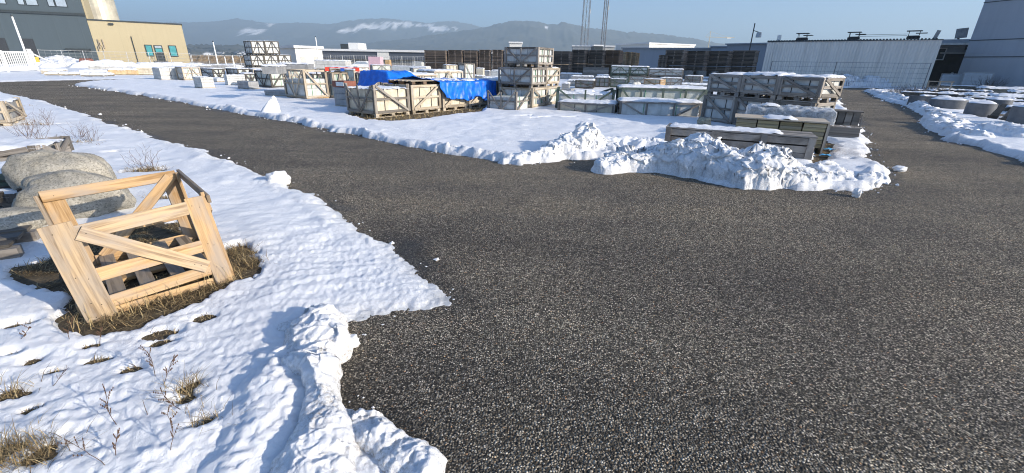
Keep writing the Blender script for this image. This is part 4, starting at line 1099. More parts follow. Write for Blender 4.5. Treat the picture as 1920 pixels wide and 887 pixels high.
for k, l in enumerate((None, 'crate behind the second sunlit crate, holding up the tarp peak', 'snowy crate behind the third sunlit crate', 'snowy crate behind the fourth sunlit crate')):
    if l: crate('stone_crate', l, row0 + u54 * (1.45 * k + (.55 if k == 1 else .1)) + n54 * 1.95, an54, (.92 if k == 1 else 1.3), 1.5, hr * (.98, 1.22, 1.0, .95)[k], style='V', side='V', wood=W_GREY, fill=SL_GREEN, cap=.06 if k > 1 else .03, cover=.95)
for k, l in enumerate(('greenish crate in the back row left end, snow on top', 'greenish crate second in the back row', 'pale banded crate at the right end of the back row')):
    crate('stone_crate', l, row0 + u54 * (1.75 * k + 3.4) + n54 * 4.6, an54 - 12, 1.6, 1.6, hr * (1.15, 1.1, 1.25)[k], style='A', side='G', wood=W_TAN, fill=SL_GREEN, cap=.07, straps=4, strap=STRAP_K)
C('stone_crate', 'white block crate with a dark left side behind the tarp row', 872, 158, 890, 119, lx=860, ang=40, style='D', side='S', wood=W_GREY, fill=SL_PALE, cap=0)
blocks('stone_block_stack', 'pale carton sized stack left of the front corner crate', 629, 203, 655, 163, d=.7, ang=-30, w=.62, nz=3, mat=SL_GREY, cap=0)
m_red = thing('red_crate_lid', 'dark red box lid with a white label on the carton stack', 'box', (*G(629, 203), hgt(*G(629, 203), 163) + .004), rad(-30))
m = MB(); m.box(0, .62, 0, .5, 0, .2); m.build('box', RUST, m_red)
m = MB(); m.box(.2, .58, -.012, -.002, .04, .17); m.build('label_sheet', WHITE, m_red)
# tarp draped over crates three and four, running up over the rear peak
TARP = None
def mat_tarp():
    m, t, p = newmat('blue_tarp')
    tc = nd(t, 'ShaderNodeTexCoord'); n = nd(t, 'ShaderNodeTexNoise', Scale=5.0, Detail=6.0, Roughness=0.6); t.links.new(tc.outputs['Object'], n.inputs['Vector'])
    t.links.new(ramp(t, n.outputs[0], [(0.3, (0.006, 0.10, 0.50)), (0.7, (0.012, 0.19, 0.80))]).outputs[0], p.inputs['Base Color'])
    p.inputs['Roughness'].default_value = .38; p.inputs['Specular IOR Level'].default_value = .4
    bump(t, p, n.outputs[0], .4, .03)
    return m
TARP = mat_tarp()
r = thing('blue_tarp', 'crumpled bright blue tarp draped over the sunlit crates', 'tarp', (*(row0 + u54 * 2.2), 0), rad(an54))
# local x along the row, local y back from the front face
nx, ny = 150, 120
sx = np.linspace(-.55, 3.35, nx)[:, None]; sy = np.linspace(-.85, 3.3, ny)[None, :]
X = sx + 0 * sy; Yr = sy + 0 * sx
sm = lambda v: np.clip(v, 0, 1) ** 2 * (3 - 2 * np.clip(v, 0, 1))
topz = hr * .97 + .02
def tarp_hump(X, Yr): return hr * .29 * sm((X + .34) / .12) * sm((1.35 - X) / .6) * sm((Yr - 1.55) / .38)
wr = .05 * perlin(X * 2.6 + .4 * Yr, Yr * 2.2, 5) + .03 * perlin(X * 7, Yr * 6, 6) + .014 * np.abs(perlin(X * 15, Yr * 14, 7))
drop = np.clip(-Yr, 0, None) * (.86 + .3 * perlin(X * 1.3, X * 0, 9))
Yd = np.where(Yr < 0, -.12 - .07 * perlin(X * 3.0, Yr * .9 + X, 12) - .05 * np.clip(-Yr, 0, 1) - .025 * perlin(X * 8, Yr * 3, 14), Yr)
Z = topz + tarp_hump(X, Yr) + .16 * np.clip(1 - X / .6, 0, 1) * np.clip((1.4 - Yr) / .5, 0, 1) * np.clip(Yr + .3, 0, 1) + wr * np.where(Yr < 0, .3, 1) + .03 - drop
Z -= np.clip(-.30 - X, 0, 1) * 1.5
ledge = .62 - (np.clip(Yr, -.85, 1.7) + .6) * .46 + .10 * perlin(Yr * 2.2, Yr * 0 + 3, 17)
msk = ((X > ledge) & (Yr < 3.0 - .4 * X + .15 * np.sin(X * 5)) & (Yr > -.66 + .07 * np.sin(X * 3.3) + .10 * perlin(X * 1.7, X * 0, 19))) | ((Yr > 1.45) & (X < 1.0))
tm = gridmesh('sheet', np.stack([X, Yd, Z], -1), TARP, mask=msk, parent=r)
so_ = tm.modifiers.new('thick', 'SOLIDIFY'); so_.thickness = .006
Xc, Yc = np.meshgrid(np.linspace(.75, 3.3, 60), np.linspace(.06, 1.75, 45), indexing='ij')
zz = topz + .035 * perlin(Xc * 3.1 + .4 * Yc, Yc * 2.2, 5) + tarp_hump(Xc, Yc)
cv = fbm(Xc * 1.6, Yc * 2.6, 3, 33) + .75 * np.clip(np.minimum(np.minimum(Xc - .75, 3.3 - Xc), np.minimum(Yc - .06, 1.75 - Yc)) / .2, 0, 1) - .42
gridmesh('snow_cap', np.stack([Xc, Yc, zz + .025 + .05 * np.sqrt(np.clip(cv, 0, 1)) - .05 * (cv < 0)], -1), SNOW, mask=(cv > -.05), parent=r, attrs={'thin': 0 * Xc, 'dirt': 0 * Xc})
# second small tarp by the triple stack
r = thing('blue_tarp', 'small dark blue tarp hanging over a low stack left of the triple stack', 'tarp', (*G(933, 196), 0), rad(20))
Xs, Ys = np.meshgrid(np.linspace(0, 1.5, 40), np.linspace(-.5, 1.2, 40), indexing='ij')
hz2 = hgt(*G(933, 196), 150)
Zs = hz2 - np.clip(-Ys, 0, 1) * 1.0 - .5 * np.clip(.12 - Xs, 0, 1) + .05 * perlin(Xs * 4, Ys * 4, 3); Yv = np.where(Ys < 0, .03 * perlin(Xs * 5, Ys, 8), Ys)
tm = gridmesh('sheet', np.stack([Xs, Yv, Zs], -1), TARP, parent=r); tm.modifiers.new('thick', 'SOLIDIFY').thickness = .006
m = MB(); m.box(.05, 1.45, .05, 1.15, 0, hz2 - .06); m.build('covered_stack', SL_GREY, r)
snowcap(r, .1, 1.4, .15, 1.15, hz2 + .03, .05, 77, .8)
# wooden pallet under the tarp edge on the second crate
r = thing('wooden_pallet', 'brown pallet lying on the second sunlit crate under the tarp edge', 'pallet', (*(row0 + u54 * 1.5 + n54 * .05), hr * .95 + .006), rad(an54))
m = MB()
for y_ in (.05, .6, 1.1):
    for x_ in (.06, .55, 1.02): m = MB(); m.box(x_, x_ + .14, y_, y_ + .1, 0, .09); m.build('block', W_BROWN, r)
m = MB()
for k in range(6): m.box(0, 1.2, .03 + k * .2, .16 + k * .2, .092, .114)
m.build('deck', W_TAN, r)
# ---- triple stack
st0 = G(997, 207); sd = np.array([1.17, 2.15]); sd /= np.hypot(*sd); san = math.degrees(math.atan2(sd[1], sd[0])); nb = np.array([-sd[1], sd[0]])
zA = hgt(*st0, 166); zB = hgt(*st0, 127); zC = hgt(*st0, 87)
lw = ext(st0, san, 1048)
kw = dict(strap=STRAP_G, cap=0, bw=.07)
for j, l in enumerate(('near bottom crate of the triple stack', 'far bottom crate of the triple stack')):
    crate('stone_crate', l, st0 + sd * (lw * .5 * j + .01), san, lw * .49, 1.35, zA, 0, wood=W_TAN, fill=SL_PALE, style=('D', 'E')[j], side='V', **kw)
for j, l in enumerate(('near middle crate of the triple stack, green straps and shaded side', 'far middle crate of the triple stack')):
    crate('stone_crate', l, st0 + sd * (lw * .5 * j + .02) + nb * .06, san, lw * .49, 1.35, zB - zA - .008, zA + .004, wood=(W_GREY, W_TAN)[j], fill=SL_PALE, style=('G', 'E')[j], side='V', **{**kw, 'cap': .03 if j else 0})
crate('stone_crate', 'single topmost crate of the triple stack against the sky', st0 + sd * .40 + nb * .02, san, lw * .52, 1.35, zC - zB - .008, zB + .004, wood=W_GREY, fill=SL_PALE, style='G', side='V', **kw)
C('broken_crate', 'small broken crate with boards hanging off before the triple stack', 967, 211, 993, 172, lx=915, ang=62, style='E', side='V', wood=W_GREY, fill=SL_PALE, fillh=.75, cap=.0, top=False, pallet=False, nslab=2)
r = thing('wrapped_block', 'white film wrapped block half hidden left of the triple stack', 'stone stack', (*G(938, 176), 0), rad(-10))
m = MB(); m.box(0, 1.1, 0, 1, 0, .95); m.build('block', SL_LIGHT, r, bevel=.02); m = MB(); m.box(-.02, 1.12, -.012, 1.01, .3, .36); m.build('band', STRAP_G, r)
# ---- low long crates in the middle
a20 = G(1160, 218); 
C('long_crate', 'low pale long crate right of the triple stack, torn film at its end', 1046, 211, 1150, 190, d=1.2, ang=-24, style='L', side='D', wood=W_GREY, fill=SL_WARM, mid=False, cap=.06, pallet=False, strap=STRAP_K)
_, (aL, wL, dL, hL) = C('long_crate', 'long low crate with snowy lid nearest the open snowfield', 1160, 219, 1312, 189, d=1.05, ang=-8, style='L', side='D', wood=W_GREY, fill=SL_PALE, mid=False, cap=.07, pallet=False)
uL = np.array([math.cos(rad(-8)), math.sin(rad(-8))]); nL = np.array([-uL[1], uL[0]])
bk = aL + nL * 1.35
crate('long_crate', 'dark green framed long crate with a snowy lid in the second row', bk + uL * .05, -8, ext(bk, -8, 1318), 1.0, hgt(*bk, 163), style='L', side='D', wood=W_GREEN, fill=SL_GREEN, mid=False, cap=.07, pallet=False, bw=.078)
bk2 = bk - uL * 2.15 + nL * .1
crate('long_crate', 'dark green framed crate with snow lying inside, left in the second row', bk2, -8, 2.05, 1.0, hgt(*bk2, 165), style='V', side='D', wood=W_GREEN, fill=SL_PALE, mid=False, cap=.05, cover=.7, pallet=False, bw=.078, top=False, fillh=.8)
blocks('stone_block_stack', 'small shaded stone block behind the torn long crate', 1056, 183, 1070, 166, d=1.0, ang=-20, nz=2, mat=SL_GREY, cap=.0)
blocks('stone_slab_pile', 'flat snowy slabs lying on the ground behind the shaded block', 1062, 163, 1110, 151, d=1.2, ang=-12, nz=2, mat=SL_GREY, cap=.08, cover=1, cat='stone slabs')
for k, (x0, x1, yb, yt, l) in enumerate(((1050, 1090, 150, 138, 'snow topped slab bundle left of the grey log pile'), (1070, 1112, 153, 143, 'second snow topped slab bundle behind the flat slabs'), (1284, 1336, 152, 145, 'snow striped low slab rows left of the tall crates'), (1280, 1334, 158, 151, 'front snow striped slab rows left of the tall crates'), (1276, 1330, 165, 158, 'nearest snow striped slab rows beside the tall crates'))):
    blocks('stone_slab_pile', l, x0, yb, x1, yt, d=1.3, ang=-10, nz=1, mat=SL_GREY, cap=.09, cover=1, cat='stone slabs')
for k, (x0, x1, l) in enumerate(((1143, 1178, 'left'), (1179, 1212, 'mid'), (1213, 1278, 'right'))):
    ll = ('upper crate at the left of the blue shaded pair row', 'upper crate in the middle of the blue shaded pair row', 'upper wide crate with a lit right end in the blue shaded pair row')[k]
    A_ = G(x0, 158 + k); w_ = ext(A_, -20, x1 - 1); zt = hgt(*A_, (124, 125, 129)[k]); zm = zt * .5
    crate('stone_crate', ll, A_, -20, w_, 1.4, zt - zm - .006, zm + .004, style='A', side='D', wood=(W_GREEN, W_GREEN, W_GREY)[k], fill=SL_PALE, cap=.07, cover=1)
    crate('stone_crate', ll.replace('upper', 'lower'), A_, -20, w_, 1.4, zm, 0, style='V', side='D', wood=(W_GREEN, W_GREY, W_GREY)[k], fill=SL_PALE, cap=0)
C('stone_crate', 'small dark crate with two snow slots before the blue shaded row', 1115, 166, 1141, 145, d=.9, ang=-14, style='G', side='D', wood=W_DARK, fill=SL_GREY, cap=.1, cover=1)
C('stone_crate', 'low dark braced crate right of the small dark crate', 1143, 166, 1172, 148, d=.9, ang=-14, style='D', side='D', wood=W_GREEN, fill=SL_GREY, cap=.03)
C('stone_crate', 'small orange tan crate with a bright end before the blue shaded row', 1206, 166, 1236, 148, d=1.0, ang=-38, style='D', side='S', wood=W_NEW, fill=SL_WARM, cap=.04)
def lumpy(name, label, cat, px, py, sx, sy, sz, seed, mat, sharp=.3, rz=0., loc=None, parts=None):
    n, m_ = 28, 18
    th = np.linspace(0, 2 * np.pi, n, endpoint=False)[:, None]; ph = np.linspace(.02, np.pi - .02, m_)[None, :]
    dx = np.cos(th) * np.sin(ph); dy = np.sin(th) * np.sin(ph); dz = np.cos(ph) + 0 * th
    rr = 1 + sharp * (perlin(dx * 1.5 + seed, dy * 1.5 + dz * 1.7, seed) + .5 * perlin(dx * 4 + dz * 3, dy * 4 + seed, seed + 1))
    mx = np.maximum(np.maximum(abs(dx), abs(dy)), abs(dz)); rr = rr / np.maximum(mx, .72) * .8
    o = gridmesh(name, np.stack([dx * rr * sx, dy * rr * sy, dz * rr * sz], -1), mat, closed_u=True)
    g = G(px, py) if loc is None else loc
    o.location = (g[0], g[1], (0 if len(g) < 3 else g[2]) + sz * .8); o.rotation_euler = (0, 0, rz)
    return tag(o, label, cat)
lumpy('wrapped_bundle', 'pale crumpled net wrapped bundle on the second crate row', 'bundle', 1188, 170, .45, .35, .33, 4, mat_plain('pale_film', (.5, .5, .46), .4, var=.4, scale=8))
lumpy('wrapped_bundle', 'frayed pale bundle lying at the foot of the tall crates', 'bundle', 1318, 240, .17, .2, .17, 9, mat_plain('frayed_sacking', (.42, .38, .28), .9, var=.6, scale=14))
for k in range(4):
    a = G(1262 + 25 * k, 152)
    lumpy('stone_sack', ('leftmost grey sack in the row below the dark pallet stacks', 'second grey sack in the row below the dark pallet stacks', 'third grey sack in the row below the dark pallet stacks', 'rightmost grey sack in the row below the dark pallet stacks')[k], 'sack', 0, 0, .62, .55, .6, 20 + k, mat_plain('grey_sacking', (.17, .165, .155), .9, var=.3, scale=8), .12, loc=(a[0], a[1], .15))
blocks('log_pile', 'long low grey beam pile behind the snowy slab bundles', 1092, 147, 1140, 126, d=1.4, ang=-10, nz=4, mat=W_GREY, cap=0, cat='beams')
# ---- tall row at the right with plastic bundle and planks
T0 = G(1325, 178, .82); T1 = G(1535, 194, .82)
td = (T1 - T0); TL = np.hypot(*td); tan_ = math.degrees(math.atan2(td[1], td[0])); td = td / TL; tn = np.array([-td[1], td[0]])
zt = hgt(*T0, 138)
for k in range(3):
    p = T0 + td * TL * k / 3
    crate('stone_crate', ('upper left crate of the tall row, one brace, snow on its lid', 'upper middle crate of the tall row with a snowy lid', 'upper right crate of the tall row beside the open road')[k], p, tan_, TL / 3 - .03, 1.05, zt - .83, .826, style='D', side='D', wood=W_GREY, fill=SL_PALE, cap=(.05, .08, .06)[k], cover=(.7, 1, .7)[k], bw=.078, strap=STRAP_K)
    crate('stone_crate', ('lower left crate of the tall row above the frayed bundle', 'lower middle crate of the tall row behind the plastic bundle', 'lower right crate of the tall row hidden behind the plastic bundle')[k], p - td * .06 + tn * .02, tan_, TL / 3 - .03, 1.05, .815, .0, style='D', side='D', wood=W_GREY, fill=SL_PALE, cap=0, bw=.078, strap=STRAP_K)

# ---- more stock filling the gaps of the yard
for k, (ax, ay, bx, ty, dd, mt, l) in enumerate((
        (346, 134, 392, 123, 1.6, SL_GREY, 'snow covered flat slab pile left of the white pole'),
        (395, 132, 440, 122, 1.6, SL_GREY, 'snow covered slab pile at the foot of the white pole'),
        (425, 140, 452, 127, 1.2, SL_LIGHT, 'small snowy slab pile behind the dark netted crate'),
        (309, 136, 342, 124, 1.2, SL_LIGHT, 'snowy slab pile behind the first stone cube'),
        (556, 143, 600, 128, 1.4, SL_GREY, 'slab pile with thick snow behind the open crate'),
        (700, 150, 760, 134, 1.4, SL_LIGHT, 'pale slab pile behind the tarp peak'),
        (735, 138, 800, 124, 1.6, SL_PALE, 'snow topped pale slab row behind the tarp'),
        (800, 152, 870, 141, 1.6, SL_GREY, 'flat snowy slab row behind the tarp'),
        (893, 146, 906, 128, .6, SL_WARM, 'small upright tan stone in the rubble row'),
        (908, 144, 918, 133, .6, SL_GREY, 'grey stone block in the rubble row'),
        (921, 146, 938, 132, .8, SL_PALE, 'white stone block at the end of the rubble row'),
        (876, 152, 905, 142, .9, SL_GREY, 'low grey slab pile below the rubble row'),
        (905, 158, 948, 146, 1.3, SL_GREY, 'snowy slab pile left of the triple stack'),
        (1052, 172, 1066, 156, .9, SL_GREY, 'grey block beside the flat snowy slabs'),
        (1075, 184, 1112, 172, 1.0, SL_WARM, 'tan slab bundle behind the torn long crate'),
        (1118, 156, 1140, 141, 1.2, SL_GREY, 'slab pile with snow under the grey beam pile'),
        (1178, 178, 1226, 165, 1.0, SL_GREY, 'snowy slab row behind the dark green long crate'),
        (1236, 178, 1300, 164, 1.0, SL_GREY, 'snowy slab row left of the tall crates'))):
    blocks('stone_slab_pile', l, ax, ay, bx, ty, d=dd, ang=(20 if ax < 700 else -12), nz=3, mat=mt, cap=.08, cover=.9, cat='stone slabs')
for k, (ax, ay, bx, ty, an_, sty, wd, fl, l) in enumerate((
        (545, 158, 570, 132, 40, 'A', W_TAN, SL_PALE, 'crate with crossed braces between the netted crate and the open crate'),
        (700, 142, 735, 122, 30, 'A', W_GREY, SL_GREEN, 'greenish crate far behind the tarp peak'),
        (838, 146, 858, 122, 30, 'G', W_TAN, SL_WARM, 'narrow banded crate in front of the pallet stacks'),
        (462, 158, 484, 138, 45, 'V', W_DARK, SL_PALE, 'dark crate behind the small low stone cube'),
        (1078, 168, 1112, 150, -14, 'D', W_DARK, SL_GREY, 'dark crate behind the flat snowy slabs'),
        (1236, 166, 1276, 146, -16, 'V', W_GREY, SL_PALE, 'grey crate right of the orange tan crate'))):
    C('stone_crate', l, ax, ay, bx, ty, d=1.1, ang=an_, style=sty, side='G', wood=wd, fill=fl, cap=.06)

for k, (ax, ay, bx, ty, an_, sty, wd, fl, l) in enumerate((
        (590, 168, 612, 138, 54, 'A', W_DARK, SL_GREEN, 'dark sided crate behind the tall open crate'),
        (645, 158, 664, 134, 50, 'D', W_GREY, SL_PALE, 'grey crate between the painted pallet and the tarp peak'),
        (478, 150, 498, 130, 50, 'A', W_TAN, SL_PALE, 'tan crate in the gap left of the black netted crate'),
        (330, 142, 352, 126, 50, 'D', W_GREY, SL_LIGHT, 'grey crate behind the first stone cube'),
        (600, 150, 622, 130, 40, 'V', W_DARK, SL_PALE, 'dark braced crate far behind the tall open crate'),
        (672, 146, 694, 126, 35, 'A', W_TAN, SL_PALE, 'tan crate left of the far greenish crate'),
        (1282, 160, 1312, 142, -30, 'L', W_GREY, SL_GREY, 'grey framed crate behind the snow striped slab rows'),
        (776, 146, 800, 128, 30, 'A', W_GREY, SL_GREEN, 'grey crate in the back row before the pallet stacks'))):
    C('stone_crate', l, ax, ay, bx, ty, d=1.1, ang=an_, style=sty, side='G', wood=wd, fill=fl, cap=.06)
# planks, plastic bundle, bench like crate, long slatted crate
LA = G(1243, 283); LB = G(1519, 308)
lan = math.degrees(math.atan2(*(LB - LA)[::-1])); LW = np.hypot(*(LB - LA)); lu = (LB - LA) / LW; ln_ = np.array([-lu[1], lu[0]])
hl = hgt(*LA, 240)
r = thing('long_slatted_crate', 'long low grey slatted crate with thin film behind the tall snow heap', 'crate', (*LA, 0), rad(lan))
m = MB(); 
for k, (z0, z1) in enumerate(((.05, .2), (.21, .345), (.375, hl - .02))):
    m.box(.0, LW, -.0, .028, z0 * hl / .52, z1 * hl / .52 if k < 2 else hl - .01)
m.build('front_boards', W_GREY, r)
m = MB(); m.box(0, LW, .72, .75, .05, hl - .02); m.build('back_boards', W_GREY, r)
for x_ in (0, LW - .03):
    m = MB()
    for k in range(3): m.box(x_, x_ + .03, .03, .718, .05 + k * hl / 3.1, .05 + k * hl / 3.1 + hl / 3.4)
    m.build('end_boards', W_TAN if x_ else W_GREY, r)
for x_ in (.0, LW * .33, LW * .66, LW - .12):
    m = MB(); m.box(x_, x_ + .1, -.032, -.003, .02, hl); m.build('upright', W_GREY, r)
m = MB()
for y_ in (.0, .18, .36, .54): m.box(-.01, LW + .01, y_ + .0, y_ + .15, hl + .002, hl + .026)
m.build('lid_boards', W_GREY, r)
snowcap(r, .05, LW * .8, .02, .6, hl + .027, .035, 801, .95, .0)
# plank stack
PA = LA + ln_ * 1.25 + lu * 1.25
hp = .60
r = thing('plank_stack', 'stack of mossy cut planks with strap gaps behind the long slatted crate', 'planks', (*PA, 0), rad(lan - 2))
PWD = 1.62
m = MB()
for q in range(4):
    for k in range(6):
        m.box(PWD * q / 4 + .008 + rng.random() * .01, PWD * (q + 1) / 4 - .012 - rng.random() * .01, rng.random() * .012, .75, .12 + k * .079, .12 + k * .079 + .073)
m.build('planks', mat_wood('mossy_planks', (.36, .31, .18), (.17, .145, .08), .2, .3), r)
m = MB()
for x_ in (.1, .75, 1.4): m.box(x_, x_ + .1, 0, .75, 0, .118)
m.build('bearer', W_GREY, r)
m = MB(); m.box(PWD + .002, PWD + .03, 0, .74, .0, hp); m.build('end_board', W_TAN, r)
m = MB(); m.box(-.03, PWD + .03, -.03, .76, hp + .003, hp + .03); m.build('cover_board', W_TAN, r)
snowcap(r, .5, 1.1, .0, .5, hp + .03, .05, 833, .7, .02)
# film wrapped bundle: slabs under loose clear film
def mat_film():
    m, t, p = newmat('clear_film')
    tc = nd(t, 'ShaderNodeTexCoord'); n = nd(t, 'ShaderNodeTexNoise', Scale=9.0, Detail=6.0, Roughness=0.65, Distortion=1.5); t.links.new(tc.outputs['Object'], n.inputs['Vector'])
    p.inputs['Base Color'].default_value = (.72, .76, .80, 1); p.inputs['Roughness'].default_value = .16
    t.links.new(ramp(t, n.outputs[0], [(.3, (.22, .22, .22)), (.7, (.75, .75, .75))]).outputs[0], p.inputs['Alpha'])
    p.inputs['Specular IOR Level'].default_value = .7
    bump(t, p, n.outputs[0], .6, .03)
    return m
FILM = mat_film()
BA = PA + ln_ * .95 + lu * .25
r = thing('film_bundle', 'slab bundle under loose clear plastic film on top of the plank row', 'bundle', (*BA, 0), rad(lan - 4))
m = MB(); m.box(0, 1.6, 0, .8, 0, .56); m.build('slab_base', SL_GREY, r)
m = MB(); m.box(.04, 1.56, .03, .77, .564, .74); m.build('dark_slabs', mat_plain('dark_slab', (.10, .11, .12), .5), r)
Xf, Yf = np.meshgrid(np.linspace(-.35, 2.0, 80), np.linspace(-.4, 1.1, 60), indexing='ij')
ex = np.maximum(np.maximum(-Xf, Xf - 1.6), np.maximum(-Yf, Yf - .8))
Zf = .755 - .75 * np.clip(ex, 0, 1) ** 1.0 + .05 * np.abs(fbm(Xf * 3, Yf * 3, 3, 4)) + .02
Xf2 = np.clip(Xf, -.045, 1.645) + .03 * perlin(Yf * 6, Xf * 3, 6) * (ex > 0); Yf2 = np.clip(Yf, -.045, .845) + .03 * perlin(Xf * 6, Yf * 3, 7) * (ex > 0)
gridmesh('film', np.stack([Xf2, Yf2, Zf], -1), FILM, parent=r)
snowcap(r, .25, .6, .0, .35, 0.82, .05, 851, .8, .0)
# bench like crate at the road
DA = G(1548, 262)
r = thing('seat_shaped_crate', 'grey board crate shaped like a seat at the edge of the right road', 'crate', (*DA, 0), rad(-30))
hd = hgt(*DA, 212); ww = ext(DA, -30, 1606)
m = MB(); m.box(0, ww, 0, .9, .0, hd * .48); m.build('base_box', W_GREY, r)
m = MB(); m.box(-.02, ww + .02, -.02, .92, hd * .48 + .003, hd * .52); m.build('seat_boards', W_GREY, r)
m = MB()
for k in range(4): m.box(ww * k / 4 + .008, ww * (k + 1) / 4 - .008, .5, .9, hd * .52 + .003, hd)
m.build('back_boards', W_GREY, r)
m = MB(); m.box(-.03, ww + .03, .46, .94, hd + .003, hd + .03); m.build('top_board', W_GREY, r)
for x_ in (-.03, ww + .004):
    m = MB(); m.bar((x_ + .013, .1, .02), (x_ + .013, .5, hd * .9), .08, .024, (1, 0, 0)); m.build('side_brace', W_GREY, r)
snowcap(r, .2, ww * .7, .0, .4, hd * .52, .02, 861, .5, .0)
# scraps of blue plastic
for px, py, l in ((1555, 262 + 22, 'light blue plastic scrap beside the plank stack end'), (1549, 296, 'second blue plastic scrap in the dead grass')):
    Xs, Ys = np.meshgrid(np.linspace(-.12, .12, 14), np.linspace(-.07, .07, 10), indexing='ij')
    o = gridmesh('plastic_scrap', np.stack([Xs + .03 * perlin(Xs * 20, Ys * 20, px), Ys, .03 + .05 * np.abs(perlin(Xs * 9, Ys * 9, py))], -1), mat_plain('light_blue_film', (.10, .42, .75), .3), None)
    o.location = (*G(px, py), .01); tag(o, l, 'plastic scrap')

# ---- pallet stacks in the back
def pallet_stack(label, ax, bx, yt, Y, ang, d=1.3, split=.5, mat=W_DARK, n=22, group=None, endm=None):
    a = V(ax, 125, Y)[:2]; w_ = ext(a, ang, bx - 2.5, 1.0); h_ = hgt(a[0], a[1], yt)
    r = thing('pallet_stack', label, 'pallet stack', (*a, 0), rad(ang))
    for part, (z0, z1) in enumerate(((0, h_ * split - .04), (h_ * split + .0, h_))):
        m = MB(); nn = int(n * (z1 - z0) / h_) + 1; dz = (z1 - z0) / nn
        for k in range(nn):
            z = z0 + k * dz; ox, oy = rng.uniform(-.03, .03), rng.uniform(-.03, .03)
            m.box(ox, w_ + ox, oy, d + oy, z + dz * .72, z + dz * .98)
            for x_ in (.0, w_ / 2 - .06, w_ - .14):
                m.box(x_ + ox, x_ + .14 + ox, oy + .03, d + oy - .03, z, z + dz * .72)
        m.box(w_ * .08, w_ * .92, .10, d - .1, z0 + .01, z1 - .02, tone=.0)
        m.build('pallets', mat, r)
    return r
W_SHADED = mat_wood('shade_toned_pallet_wood', (.21, .16, .12), (.08, .06, .048), .2, .55)  # pallet wood with the shade on its front put into the colour
ls = [(797, 839, 94), (841, 869, 93.5), (870, 897, 94), (898, 921, 93), (923, 944, 93), (945, 968, 93)]
lab = ['wide dark pallet stack at the left end of the back row', 'second dark pallet stack from the left end', 'third dark pallet stack from the left end', 'dark pallet stack left of the twin stacks before the triple crate stack', 'dark pallet stack second left of the triple crate stack', 'dark pallet stack just left of the triple crate stack']
for (x0, x1, yt), l in zip(ls, lab): pallet_stack(l, x0, x1, yt, 62, -8, mat=W_SHADED)
ls = [(1036, 1069, 96), (1071, 1097, 93), (1101, 1131, 94), (1134, 1161, 94)]
lab = ['dark pallet stack just right of the triple crate stack', 'tallest dark pallet stack under the wider lattice mast', 'dark pallet stack under the slimmer lattice mast', 'dark pallet stack with a sunlit orange end right of the masts']
for (x0, x1, yt), l in zip(ls, lab): pallet_stack(l, x0, x1, yt, 60, -26, mat=W_BROWN if x0 > 1130 else W_SHADED, d=2.0)  # brown wood carries the sunlit end, the other stacks carry shade
for x0, x1, yt, l in ((1171, 1186, 97, 'first orange sunlit pallet stack at the row end'), (1181, 1193, 98, 'second orange sunlit pallet stack at the row end'), (1190, 1199, 99, 'last orange sunlit pallet stack at the row end')):
    pallet_stack(l, x0, x1, yt, 64, 35, mat=W_NEW, d=1.2)  # orange pine colour stands in for sunlight on these pallets
ls = [(1233, 1250, 103, -30), (1244, 1279, 94, -36), (1284, 1320, 95, -36), (1324, 1363, 95.5, -38), (1368, 1413, 94.5, -38)]
lab = ['low dark pallet stack at the left of the right hand group', 'dark pallet stack beside the low one in the right hand group', 'third dark pallet stack of the group left of the camera mast', 'fourth dark pallet stack of the group left of the camera mast', 'widest dark pallet stack at the foot of the camera mast']
for (x0, x1, yt, an), l in zip(ls, lab): pallet_stack(l, x0, x1, yt, 55, an, mat=W_SHADED, d=1.6)
# ---- things by the far fence
r = thing('parked_car', 'small white car parked before the long dark hall', 'car', (*V(682, 122, 76)[:2], 0), rad(5))
m = MB()
prof = [(-2.0, .45), (-2.0, .85), (-1.55, .95), (-.9, 1.42), (.6, 1.45), (1.25, .98), (1.95, .85), (2.05, .45)]
def extrude(prof, y0, y1, m):
    n = len(prof); vs = [(x_, y0, z_) for x_, z_ in prof] + [(x_, y1, z_) for x_, z_ in prof]
    m.quadset(vs, [tuple(range(n)), tuple(reversed(range(n, 2 * n)))] + [((i + 1) % n, i, n + i, n + (i + 1) % n) for i in range(n)])
extrude(prof, -.85, .85, m); m.build('body', WHITE, r, bevel=.05)
m = MB(); extrude([(-1.3, 1.0), (-.85, 1.36), (.5, 1.38), (1.0, 1.0)], -.86, .86, m); m.build('windows', GLASS_B, r)
for x_ in (-1.25, 1.25):
    for y_ in (-.86, .7):
        m = MB(); m.tube((x_, y_, .32), (x_, y_ + .16, .32), .32, .32, 14); m.build('wheel', FRAME_K, r)
c = V(691, 122, 70)[:2]
r = thing('wrapped_pallet', 'pink film wrapped load standing by the mesh fence', 'wrapped load', (*c, 0))
m = MB(); m.box(0, 1.9, 0, 1.4, .15, 2.1); m.build('load', mat_plain('pink_film', (.62, .42, .46), .4, var=.15), r, bevel=.06); m = MB(); m.box(0, 1.9, 0, 1.4, 0, .147); m.build('pallet', W_TAN, r)
c = V(718, 123, 66)[:2]
r = thing('small_loader', 'small orange loader beside the pink wrapped load', 'loader', (*c, 0))
m = MB(); m.box(0, 1.3, 0, 1.0, .35, .95); m.build('body', ORANGE, r, bevel=.05); m = MB(); m.box(.3, 1.0, .1, .9, .95, 1.7); m.build('cab', mat_plain('tan_paint', (.5, .33, .16), .5), r, bevel=.05)
for x_ in (.2, 1.05):
    for y_ in (-.12, .95):
        m = MB(); m.tube((x_, y_, .3), (x_, y_ + .18, .3), .3, .3, 12); m.build('wheel', FRAME_K, r)
blocks('stone_block_stack', 'white block standing before the long dark hall', 773, 130, 791, 116, d=1.5, ang=-8, nz=2, mat=SL_PALE, cap=.05)
